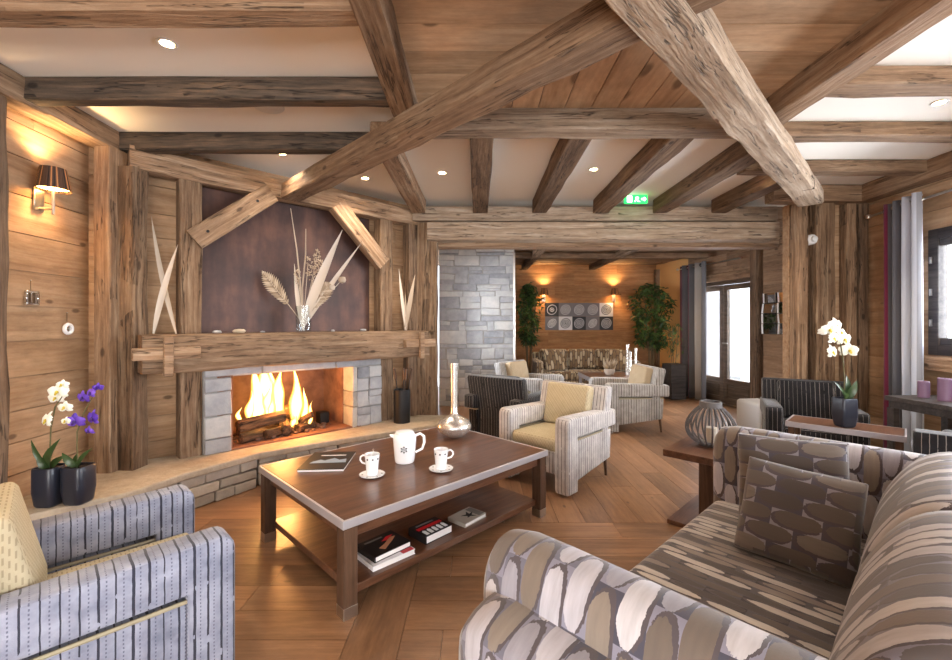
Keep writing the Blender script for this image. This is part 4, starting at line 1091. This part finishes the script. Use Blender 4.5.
# low table with white orchid behind the sofa
lt2 = thing('side_table', 'low brown table with a pale metal edge under the white orchid', 'side table', W(4.17,.335), R(45))
MB().box(-.15,.15,-.32,.32,.565,.60,bevel=.002).build('tabletop', M['walnut'], lt2, smooth=False)
MB().box(-.16,-.15,-.33,.33,.562,.601).box(.15,.16,-.33,.33,.562,.601).box(-.15,.15,-.33,-.32,.562,.601).box(-.15,.15,.32,.33,.562,.601).build('metal_edge', M['edge_metal'], lt2, smooth=False)
for sx in (-1,1):
    for sy in (-1,1): MB().box(sx*.125-.02,sx*.125+.02,sy*.295-.02,sy*.295+.02,0,.565,bevel=.002).build('leg', M['walnut_leg'], lt2, smooth=False)
P = W(4.10,.325)
orchid('tall white orchid in a square black pot on the low table behind the sofa', (P.x,P.y,.602), (.048,.056,.205), M['petal_white'], M['lip_yellow'],
    [(-.13,.70,.12,-.02),(-.07,.73,.115,0),(-.10,.64,.11,-.02),(-.005,.63,.115,0),(-.03,.68,.08,.0),(.02,.55,.115,-.01),(-.10,.54,.11,-.01),(-.16,.69,.07,0)], [(.0,0,.34),(-.01,0,.48),(-.03,0,.60),(-.09,0,.69)],
    [(.07,-.02,.13,.05),(-.09,-.02,.12,.03),(.04,.03,.16,.04),(-.03,-.03,.05,.05),(.09,.02,.05,.04)], 9, pot_kind='square')

# console and candles
cs = thing('console_table', 'dark console table under the right-hand window', 'console table', (3.52,2.62,0), R(3))
MB().box(-.26,.26,-.80,.80,.745,.78,bevel=.002).build('tabletop', M['dark_frame'], cs, smooth=False)
MB().box(-.24,.24,-.78,.78,.69,.745,bevel=.002).build('apron', M['dark_frame'], cs, smooth=False)
for sx in (-1,1):
    for sy in (-1,1): MB().box(sx*.225-.025,sx*.225+.025,sy*.765-.025,sy*.765+.025,0,.69,bevel=.002).build('leg', M['dark_frame'], cs, smooth=False)
def candle(label, x, y, r, h, z=.781):
    t = thing('pillar_candle', label, 'candle', (x,y,z), 0, 'mauve candles on the console')
    MB().lathe([(0,0),(r,0),(r,h-.004),(r-.004,h),(r*.7,h-.003),(0,h-.004)],24).build('wax', M['candle'], t)
    MB().tube([(0,0,h-.005),(.001,0,h+.008)],.0015,5).build('wick', M['black_metal'], t)
candle('shorter mauve candle on the console, the left one', 3.42,3.30,.035,.125)
candle('taller mauve candle on the console, the right one', 3.43,3.16,.040,.165)

# ------------------------------------------------------------------ curtains
def curtain_mb(L, z0, z1, folds, amp, gather=.0):
    mb = MB(); n = folds*10; m = 12; vs = []
    for i in range(n+1):
        t = i/n; col = []
        for j in range(m+1):
            q = j/m; z = z0+(z1-z0)*q
            k = 1+.10*math.sin(t*17+q*2.0)*(1-q)
            col.append(mb.bm.verts.new((L*t + .012*math.sin(t*31+q*3)*(1-q), amp*k*math.sin(2*PI*folds*t) , z)))
        vs.append(col)
    for i in range(n):
        fs = [mb.bm.faces.new((vs[i][j],vs[i+1][j],vs[i+1][j+1],vs[i][j+1])) for j in range(m)]
        mb._tag(fs, (i+.5)/n)
    return mb
def place_curtain(label, p0, p1, z0, z1, folds, amp, mat, th=.004):
    p0, p1 = Vector(p0), Vector(p1); d = p1-p0
    t = thing('curtain', label, 'curtain', (p0.x,p0.y,0), math.atan2(d.y,d.x), 'floor-length curtains')
    o = curtain_mb(d.length, z0, z1, folds, amp).build('drape', mat, t, ang=80)
    md = o.modifiers.new('thickness','SOLIDIFY'); md.thickness = th
    for k in range(folds*2):
        x = d.length*(k+.5)/(folds*2)
        MB().lathe([(.018,-.004),(.030,-.004),(.030,.004),(.018,.004),(.018,-.004)],16).build('eyelet', M['chrome'], o, loc=(x,0,z1-.05), rot=(0,R(90),0))
    return t
place_curtain('grey and claret striped curtain with pale panel beside the right-hand window', (3.94,4.17),(3.80,3.68), .02,2.47, 4,.055, M['curtain'])
place_curtain('grey and dark red striped curtain left of the glazed door', (3.80,8.05),(3.90,7.32), .02,2.40, 4,.05, M['curtain_far'])
def rod(label, p0, p1):
    t = thing('curtain_rod', label, 'curtain rod')
    MB().tube([p0,p1],.011,10).build('pole', M['steel'], t)
    MB().lathe([(0,-.02),(.02,-.015),(.026,0),(.02,.02),(0,.026)],14,c=p0).build('finial', M['steel'], t)
rod('steel rod carrying the curtain by the right-hand window', (3.96,4.36,2.42), (3.62,2.2,2.42))
rod('steel rod carrying the curtain by the glazed door', (3.79,8.12,2.35), (4.06,6.62,2.35))

# ------------------------------------------------------------------ wall lights
def sconce(label, loc, deg, s=1.0, group='wall lamps'):
    t = thing('wall_lamp', label, 'wall lamp', loc, R(deg), group); t.scale = (s,s,s)
    # local -y points into the room; the lamp hangs off the plate
    MB().box(-.035,.035,-.012,0,-.10,.03,bevel=.003).build('wall_plate', M['steel'], t)
    MB().tube([(0,-.01,-.085),(0,-.09,-.085)],.007,8).build('arm', M['steel'], t)
    MB().tube([(0,-.09,-.12),(0,-.09,.06)],.008,10).build('stem', M['steel'], t)
    sh = MB(); n = 72; r0, r1, z0, z1 = .085, .062, .03, .165; vs = []
    for k in range(n):
        a = 2*PI*k/n; w = 1+.02*(k%2)
        vs.append((sh.bm.verts.new((r0*w*math.cos(a),-.09+r0*w*math.sin(a),z0)), sh.bm.verts.new((r1*w*math.cos(a),-.09+r1*w*math.sin(a),z1))))
    for k in range(n):
        f = sh.bm.faces.new((vs[k][0],vs[(k+1)%n][0],vs[(k+1)%n][1],vs[k][1])); sh._tag([f], [.0,.12,.9,.12][k%4] if (k//4)%3 else .1)
    o = sh.build('shade', M['pleat'], t, smooth=False)
    MB().lathe([(.0,.045),(.078,.045)],32,c=(0,-.09,0)).build('diffuser', M['shade_in'], t, smooth=False)
    for zz, e, sz in ((.19,9*s*s,2.3),(.02,6*s*s,2.0)):
        d = bpy.data.lights.new('lamp_glow','SPOT'); d.energy = e*1.25; d.color = (1,.66,.32); d.spot_size = sz; d.spot_blend = .8; d.shadow_soft_size = .03
        l = bpy.data.objects.new('lamp_glow', d); C.objects.link(l); l.parent = t; l.location = (0,-.09,zz); l.rotation_euler = (PI if zz > .1 else 0, 0, 0)
    return t
angL = math.atan2(PL1[1]-PL0[1], PL1[0]-PL0[0])
yl = 2.73
sconce('steel wall lamp with dark pleated shade on the left boarded wall', (on_left(yl)+.005, yl, 2.16), math.degrees(angL), 1.02, 'wall lamps')
sconce('small lit wall lamp above the left end of the picture panel', (1.41,8.985,1.90), 0, 1.0)
sconce('small lit wall lamp above the right end of the picture panel', (2.86,8.985,1.90), 0, 1.0)

# little things hung on the left wall
def on_wall(Y, z): return (on_left(Y)+.004, Y, z)
def hung(nm, label, Y, z, fn, cat='ornament'):
    t = thing(nm, label, cat, on_wall(Y,z), angL)
    MB().tube([(0,-.004,.05),(0,-.004,.11)],.0015,5).build('cord', M['twig'], t); MB().lathe([(0,-.004),(.005,0),(0,.004)],8,c=(0,-.006,.11)).build('nail', M['steel'], t)
    fn(t)
def square_orn(t):
    b = MB()
    b.box(-.045,.045,-.02,-.002,-.045,-.03,bevel=.003).box(-.045,.045,-.02,-.002,.03,.045,bevel=.003).box(-.045,-.03,-.02,-.002,-.03,.03,bevel=.003).box(.03,.045,-.02,-.002,-.03,.03,bevel=.003).box(-.018,-.008,-.02,-.002,-.03,.03).box(.012,.022,-.02,-.002,-.03,.03)
    b.build('square_frame', M['chrome'], t)
def round_orn(t):
    MB().tube([(.03*math.cos(a),-.012,.03*math.sin(a)) for a in [i*2*PI/20 for i in range(21)]],.012,8,cap=False).build('ring', M['porcelain'], t)
    MB().lathe([(0,-.01),(.012,0),(0,.01)],10,c=(0,-.014,0)).build('bead', M['steel'], t)
hung('wall_ornament','small square glass ornament hanging on the left wall',2.68,1.505,square_orn)
hung('wall_ornament','small round white ornament hanging near the corner post',2.94,1.31,round_orn)

# ------------------------------------------------------------------ dried flowers on the mantel
gv = thing('glass_vase', 'clear glass vase standing on the mantel', 'vase', W(1.66,3.87,1.268))
MB().lathe([(.0,0),(.060,0),(.064,.01),(.070,.235),(.066,.235),(.060,.015),(0,.014)],32).build('vessel', M['vase_glass'], gv)
df = thing('dried_arrangement', 'spray of dried leaves, grasses and seed heads in the glass vase', 'dried flowers', W(1.66,3.87,1.268))
# local x = along image right, built facing the room
rd = random.Random(4)
for p in (((0,0,.02),(-.03,0,.45),(-.06,0,.75),(-.115,0,1.12)),((0,0,.02),(-.01,0,.4),(.02,0,.7),(.03,-.02,.93))):
    MB().tube(p,[.007,.007,.006,.003],6,rnd=rd.random()).build('grass_stem', M['dry_leaf'], df)
for b, t_, w in (((-.01,0,.05),(.36,-.02,.92),.085),((.0,.01,.05),(.52,0,.80),.045),((-.01,0,.05),(-.09,.02,.62),.04)):
    MB().leaf(b,t_,w,(0,-1,0),.03,8,rnd=.8,pw=.8).build('blade_leaf', M['dry_leaf'], df)
def fern(b, t_, w, n=16, rn=.5):
    b, t_ = Vector(b), Vector(t_); d = (t_-b); s = d.cross(Vector((0,1,0))).normalized(); mb = MB(); mb.tube([b,t_],.004,5,rnd=rn)
    for i in range(n):
        q = .35+.65*i/n; p = b+d*q; ww = w*math.sin(PI*(.15+.85*(i/n)))
        for sg in (-1,1): mb.leaf(p, p+s*sg*ww+d.normalized()*ww*.9, .018, (0,-1,0), .05, 3, rnd=rd.random())
    mb.build('fern_frond', M['dry'], df)
fern((-.02,0,.1),(-.36,-.03,.55),.075); fern((.02,0,.1),(.25,-.03,.45),.08); 
def head(c, r, n=60, sx=.7, sz=1.5):
    mb = MB(); c = Vector(c); mb.tube([(0,0,.1),c],.003,5)
    for i in range(n):
        a, b = rd.uniform(0,2*PI), rd.uniform(-1,1); q = math.sqrt(1-b*b)*rd.random()**.4
        p = c+Vector((q*math.cos(a)*r*sx,q*math.sin(a)*r*sx,b*r*sz)); g = rd.uniform(.004,.009)
        mb.lathe([(0,-g),(g,0),(0,g)],5,c=p)
    mb.build('seed_head', M['dry'], df)
head((.04,0,.60),.06); head((.10,-.01,.50),.065); head((.12,0,.68),.05); head((-.05,0,.50),.045); head((.20,-.02,.33),.05,sz=.9); head((.16,0,.58),.05)
for c, r in (((.36,-.03,.47),.035),((.27,-.03,.40),.028)):
    mb = MB(); mb.lathe([(0,-r),(r*.8,-r*.6),(r,0),(r*.8,r*.7),(r*.3,r*.8),(0,r*.6)],12,c=c); mb.tube([(0,0,.1),c],.003,5); mb.build('poppy_pod', M['dry_leaf'], df)
# crossed blades standing on the mantel ends
def blades(label, u, v, z, items):
    t = thing('crossed_blades', label, 'dried leaves', W(u,v,z))
    for b, p, w in items: MB().leaf(b,p,w,(0,-1,0),.02,10,rnd=rd.random(),pw=.9).build('blade_leaf', M['dry_leaf'], t)
blades('two tall pale dried blades crossed in an X between the left posts', .64,3.99,1.268, [((-.075,0,0),(.10,.015,.68),.05),((.085,.02,.0),(-.115,.03,.90),.04)])
blades('pale dried blades in a V on the right end of the mantel', 2.82,3.96,1.268, [((.02,0,0),(.13,0,.62),.05),((.03,0,0),(-.05,0,.68),.035),((.04,0,0),(.02,0,.42),.03)])
for i,(u,s_,l) in enumerate(((1.12,.045,'flat grey pebble at the left of the mantel'),(1.30,.02,'small pale pebble on the mantel left of the vase'),(1.93,.025,'small pale pebble on the mantel right of the vase'),(2.25,.03,'pale pebble near the right end of the mantel'),(.96,.03,'dark flat pebble beside the left panel post'))):
    mb = MB().lathe([(0,0),(s_*.8,.002),(s_,s_*.3),(s_*.7,s_*.62),(0,s_*.72)],9,sc=(1.2,.8)); mb.jitter(s_*.06); tag(mb.build('pebble', M['stone'] if i else M['slab'], loc=W(u,3.84,1.270), rotz=i), l, 'pebble', 'pebbles along the mantel')

# fire tools in a black basket
P = W(2.71,3.83)
bk = thing('tool_basket', 'black cylindrical basket on the right of the hearth bench', 'basket', (P.x,P.y,SL))
MB().lathe([(0,0),(.085,0),(.085,.012),(0,.012)],28).build('basket_base', M['black_metal'], bk)
MB().lathe([(.085,.0),(.088,.0),(.088,.35),(.085,.35),(.085,0)],28).build('basket_wall', M['black_metal'], bk)
for nm, lab, dx, dy in (('fire_poker','black fire poker leaning left in the tool basket',-.055,.0),('hearth_brush','hearth brush standing in the tool basket',.01,.03),('fire_tongs','pair of fire tongs leaning right in the tool basket',.07,.0),('fire_shovel','fire shovel between the other tools in the basket',.035,-.03)):
    t = thing(nm, lab, 'fire tool', (P.x,P.y,SL+.013), 0, 'fire tools in the basket')
    MB().tube([(dx*.3,dy,0),(dx*1.2,dy,.46)],.007,6).build('shaft', M['black_metal'], t)
    MB().tube([(dx*1.2,dy,.44),(dx*1.5,dy,.56)],[.016,.012],8).build('handle', M['walnut_leg'], t)

# ------------------------------------------------------------------ ceiling lights, sign, siren
spots = [(-1.545,2.16,'bright ceiling spotlight at the upper left between the joists'),(-1.60,3.56,'ceiling spotlight over the left end of the fireplace'),(-1.07,4.17,'ceiling spotlight over the right end of the fireplace'),(-.316,4.02,'ceiling spotlight just left of the central dark joist'),(1.07,3.93,'ceiling spotlight between the dark joists above the nook sofa'),(2.46,3.93,'ceiling spotlight nearest the big diagonal beam end'),(2.94,2.74,'ceiling spotlight at the far right of the photo'),
    (-1.6,.7,'added fill spotlight out of view on the left'),(2.9,.9,'added fill spotlight out of view on the right'),(-1.5,-1.4,'added fill spotlight out of view at the rear left'),(2.8,-1.4,'added fill spotlight out of view at the rear right')]  # these four are out of view, added to light the room
for i, (x,y,l) in enumerate(spots):
    t = thing('ceiling_spotlight', l, 'ceiling light', (x,y,ZC), 0, 'recessed ceiling spotlights')
    MB().lathe([(.032,-.001),(.045,-.001),(.047,-.004),(.044,-.007),(.032,-.005),(.032,-.001)],24).build('trim_ring', M['white'], t)
    MB().lathe([(0,-.003),(.031,-.003)],20).build('bulb', M['lens'], t)
    d = bpy.data.lights.new('spot_beam','SPOT'); d.energy = 14 if i == 1 else 34; d.color = (1,.84,.66); d.spot_size = R(125); d.spot_blend = .7; d.shadow_soft_size = .04
    o = bpy.data.objects.new('spot_beam', d); C.objects.link(o); o.parent = t; o.location = (0,0,-.02)
for x, y in ((1.4,6.3),(2.9,6.9)):
    t = thing('ceiling_spotlight', 'ceiling spotlight of the nook, %s one' % ('left' if x < 2 else 'right'), 'ceiling light', (x,y,2.55), 0, 'recessed ceiling spotlights')
    MB().lathe([(.0,-.003),(.031,-.003)],20).build('bulb', M['lens'], t)
    d = bpy.data.lights.new('spot_beam','SPOT'); d.energy = 30; d.color = (1,.74,.46); d.spot_size = R(125); d.spot_blend = .7; d.shadow_soft_size = .04
    o = bpy.data.objects.new('spot_beam', d); C.objects.link(o); o.parent = t; o.location = (0,0,-.02)
ex = thing('exit_sign', 'small green running-man emergency exit sign under the ceiling', 'exit sign', (1.745,4.72,2.70))
MB().box(-.125,.125,-.015,.015,-.045,.045,bevel=.003).build('sign_box', M['exit_green'], ex, smooth=False)
MB().box(-.10,-.045,-.0175,-.015,-.035,.035).build('sign_doorway', M['exit_white'], ex, smooth=False)
MB().prism([(-.02,-.02),(.0,.0),(-.01,.02),(.02,.025),(.03,.01),(.012,.0),(.03,-.02),(.045,-.03),(.02,-.03),(.006,-.012),(-.012,-.032)],-.0175,-.015,'y').build('sign_runner', M['exit_white'], ex, smooth=False)
MB().prism([(.055,-.01),(.085,-.01),(.085,-.025),(.112,0),(.085,.025),(.085,.01),(.055,.01)],-.0175,-.015,'y').build('sign_arrow', M['exit_white'], ex, smooth=False)
sr = thing('alarm_siren', 'round white alarm siren on the pier left of the wide post', 'alarm', (3.437,4.548,2.205), 0)
MB().lathe([(0,0),(.052,0),(.052,.135),(.040,.15),(0,.155)],28).build('siren_body', M['white'], sr, rot=(R(90),0,0))
MB().lathe([(0,0),(.03,0),(.028,.02),(0,.03)],20).build('siren_lens', M['duct'], sr, loc=(0,-.152,0), rot=(R(90),0,0))
sw_ = thing('light_switch', 'white light switch on the pier beside the wide post', 'switch', (3.44,4.548,1.36))
MB().box(-.028,.028,-.010,0,-.04,.04,bevel=.003).build('plate', M['white'], sw_); MB().box(-.012,.012,-.015,-.009,-.02,.02,bevel=.002).build('rocker', M['duct'], sw_)
spk = tag(MB().lathe([(0,-.012),(.09,-.012),(.10,-.004),(.10,0)],28).build('ceiling_speaker', M['duct'], loc=(-1.34,2.78,ZC)), 'round flush ceiling speaker between the two dark left joists', 'speaker')

# ------------------------------------------------------------------ wall art
art = thing('wall_art', 'panel of ten square black and white shell photographs above the nook sofa', 'picture', (2.14,8.985,1.485))
tone = {'d':plain('charcoal_print',(44,42,46),.5),'g':plain('mid_grey_print',(122,118,122),.5),'w':plain('white_print',(232,230,232),.5),'m':plain('silver_print',(206,204,208),.5)}
rowsA = ['dgggw','gwdgd']; mot = [['m','m','m','m','d'],['w','d','m','w','m']]
for r_ in range(2):
    for c_ in range(5):
        cx, cz, s_ = (c_-2)*.282, (.5-r_)*.282, .140
        p = MB().box(cx-s_,cx+s_,-.025,0,cz-s_,cz+s_,bevel=.002).build('picture_tile', tone[rowsA[r_][c_]], art, smooth=False)
        m_ = tone[mot[r_][c_]]; tl = R(35) if (r_,c_) in ((1,0),(1,3)) else 0
        for k, rr_ in enumerate((.105,.075,.045,.018)):
            if r_ == 0 and c_ == 0 and k in (1,): continue
            rin = rr_-.014 if k < 3 else 0
            mb = MB(); n = 28; A = []; B = []
            for q in range(n):
                a = 2*PI*q/n; ex_ = 1.0 if tl == 0 else .72; wob_ = 1+.05*math.sin(a*2+k)
                ca, sa = math.cos(a)*ex_*wob_, math.sin(a)*wob_
                ca, sa = ca*math.cos(tl)+sa*math.sin(tl), -ca*math.sin(tl)+sa*math.cos(tl)
                A.append(mb.bm.verts.new((cx+ca*rr_,-.0262,cz+sa*rr_))); B.append(mb.bm.verts.new((cx+ca*max(rin,.0005),-.0262,cz+sa*max(rin,.0005))))
            for q in range(n): mb.bm.faces.new((A[q],A[(q+1)%n],B[(q+1)%n],B[q]))
            mb.build('printed_ring', m_, p, smooth=False)
# mirror panel on the wall right of the glazed door
pm = Vector(pC)+(Vector(pD)-Vector(pC)).normalized()*.10
dm = Vector(pD)-Vector(pC)
ma = thing('mirror_panel', 'small wall panel of tilted mirror squares right of the glazed door', 'mirror', (pm.x,pm.y,1.48), math.atan2(dm.y,dm.x))
MB().box(.01,.55,-.012,-.002,-.29,.30,bevel=.002).build('backing', M['black_metal'], ma, smooth=False)
for i in range(2):
    for j in range(4):
        cx, cz = .145+i*.27, -.215+j*.148; a, b = random.uniform(-.12,.12), random.uniform(-.12,.12)
        mx = Matrix.Translation((cx,-.03,cz)) @ Matrix.Rotation(a,4,'Z') @ Matrix.Rotation(b,4,'X')
        f = MB().box(-.12,.12,-.004,.012,-.068,.068,bevel=.002,M=mx).build('mirror_square', M['mirror'], ma, smooth=False)
        MB().box(-.125,-.10,-.008,.010,-.070,.070,M=mx).build('mirror_edge', M['white'], f, smooth=False)

# ------------------------------------------------------------------ nook furniture
ns = thing('nook_sofa', 'long patterned sofa against the boarded wall of the nook', 'sofa', (2.10,8.40,0)); ns.scale = (.83,1,1)
OF = M['ovals_far']
MB().box(-1.15,1.15,-.38,.42,.08,.28,bevel=.02,seg=2).build('seat_base', OF, ns)
for x0, x1 in ((-1.0,-.34),(-.33,.33),(.34,1.0)):
    MB().box(x0,x1,-.40,.2,.28,.44,bevel=.04,seg=3).build('seat_cushion', OF, ns)
    MB().box(x0,x1,.14,.34,.44,.83,bevel=.06,seg=3).build('back_cushion', OF, ns)
MB().box(-1.15,1.15,.30,.46,.08,.76,bevel=.04,seg=3).build('backrest', OF, ns)
for s in (-1,1): MB().box(*sorted((s*1.01,s*1.18)),-.38,.40,.06,.64,bevel=.05,seg=3).build('arm', OF, ns)
for x in (-1.05,1.05):
    for y in (-.3,.36): MB().box(x-.03,x+.03,y-.03,y+.03,0,.08).build('leg', M['walnut_leg'], ns)
for x, l, a in ((-.62,'pale patterned pillow leaning on the left arm of the nook sofa',.35),(.62,'patterned pillow at the right of the nook sofa',-.3)):
    rot = (Matrix.Rotation(a,4,'Z')@Matrix.Rotation(R(68),4,'X')).to_euler()
    tag(MB().cushion(.42,.42,.14,n=10).build('throw_pillow', OF, loc=(2.10+x,8.22,.64), rot=rot), l, 'pillow', 'pillows on the nook sofa')
nt = thing('nook_table', 'dark coffee table with a metal edge in front of the nook sofa', 'coffee table', (2.27,7.15,0)); nt.scale = (.62,1,1)
MB().box(-.78,.78,-.38,.38,.46,.495,bevel=.002).build('tabletop', M['walnut'], nt, smooth=False)
MB().box(-.79,.79,-.39,-.38,.43,.497).box(-.79,.79,.38,.39,.43,.497).box(-.79,-.78,-.38,.38,.43,.497).box(.78,.79,-.38,.38,.43,.497).build('metal_edge', M['edge_metal'], nt, smooth=False)
MB().box(-.72,.72,-.33,.33,.10,.13).build('shelf', M['walnut'], nt, smooth=False)
for sx in (-1,1):
    for sy in (-1,1): MB().box(sx*.74-.03,sx*.74+.03,sy*.34-.03,sy*.34+.03,0,.46).build('leg', M['edge_metal'], nt, smooth=False)
for x, y, h, r, l in ((2.47,7.05,.50,.035,'tallest slim silver vase on the nook table'),(2.54,7.12,.38,.033,'middle slim silver vase on the nook table'),(2.60,7.04,.44,.033,'right-hand slim silver vase on the nook table')):
    tag(MB().lathe([(0,0),(r,0),(r*.8,h*.3),(r*.55,h*.7),(r*.7,h),(r*.6,h),(r*.45,h*.7),(0,h*.68)],20).build('slim_vase', M['silver'], loc=(x,y,.498)), l, 'vase', 'silver vases on the nook table')
mb = MB().lathe([(0,0),(.06,0),(.085,.05),(.09,.10),(.085,.10),(.08,.05),(0,.01)],20); 
pl_ = thing('table_plant', 'small pale plant in a bowl left of the silver vases', 'plant', (2.20,7.12,.498), 0)
mb.build('bowl', M['dry_leaf'], pl_); mb = MB()
for k in range(60):
    a = random.uniform(0,2*PI); r = random.uniform(.03,.14); z = random.uniform(.1,.30)
    mb.leaf((r*.3*math.cos(a),r*.3*math.sin(a),.09),(r*math.cos(a),r*math.sin(a),z),.03,(math.cos(a+1),math.sin(a+1),.3),.1,3)
mb.build('leaves', M['dry'], pl_)

# ficus trees
def ficus(label, x, y, h, r, seed, rx=1.0, n=1500, zb=.95):
    rnd = random.Random(seed)
    t = thing('ficus_tree', label, 'potted tree', (x,y,0), 0, 'leafy potted trees in the nook')
    pot = MB().prism([(-.17,-.17),(.17,-.17),(.17,.17),(-.17,.17)],0,.34,'z',bevel=.01).build('planter', M['dark_frame'], t)
    MB().box(-.15,.15,-.15,.15,.335,.345).build('soil', M['soil'], pot)
    tips = []
    for k in range(7):
        a = 2*PI*k/7+rnd.random(); q = rnd.uniform(.3,.8)*r
        pts = [(0.03*math.cos(a),.03*math.sin(a),.33),(.05*math.cos(a),.05*math.sin(a),.8),(q*.6*math.cos(a)*rx,q*.6*math.sin(a),zb+.35),(q*math.cos(a)*rx,q*math.sin(a),h-.25*rnd.random())]
        MB().tube(pts,[.016,.013,.010,.004],6).build('trunk', M['twig'], t)
    mb = MB()
    for k in range(n):
        b = rnd.uniform(-1,1); a = rnd.uniform(0,2*PI); q = math.sqrt(max(0,1-b*b))*rnd.random()**.35
        cz = (h+zb)/2; hz = (h-zb)/2; wid = 1.0+.25*math.sin(b*4+a*2)
        p = Vector((q*math.cos(a)*r*rx*wid, q*math.sin(a)*r*wid, cz+b*hz))
        if math.sin(p.x*19+seed)+math.sin(p.y*17+seed*2)+math.sin(p.z*14+p.x*9) < -.55: continue
        d = Vector((rnd.uniform(-1,1),rnd.uniform(-1,1),rnd.uniform(-1,.2))).normalized()
        mb.leaf(p, p+d*rnd.uniform(.08,.14), rnd.uniform(.030,.05), (rnd.uniform(-1,1),rnd.uniform(-1,1),1), .08, 2, rnd=rnd.random()**1.6)
    mb.build('foliage', M['foliage'], t)
ficus('leafy potted tree beside the stone pier, left of the wall panel', 1.0,8.15,2.08,.36,2, .62, zb=.95)
ficus('larger leafy potted tree in the right corner of the nook', 3.36,8.28,2.12,.37,6, 1.0, 2000, zb=.85)
sp = thing('floor_planter', 'dark planter box with twiggy shrub by the ochre wall', 'planter', (3.55,7.75,0), .1)
MB().box(-.14,.14,-.16,.16,0,.62,bevel=.01).build('box', M['dark_frame'], sp)
mb = MB()
for k in range(90):
    a = random.uniform(0,2*PI); r = random.uniform(.0,.15); z = random.uniform(.75,1.35); p = Vector((r*math.cos(a),r*math.sin(a),z))
    mb.leaf(p,p+Vector((random.uniform(-.05,.05),random.uniform(-.05,.05),-.06)),.03,(1,0,1),.05,2)
mb.build('leaves', M['foliage'], sp)
for k in range(5):
    a = k*1.3; MB().tube([(.03*math.cos(a),.03*math.sin(a),.6),(.09*math.cos(a),.09*math.sin(a),1.3)],.005,5).build('twig', M['twig'], sp)
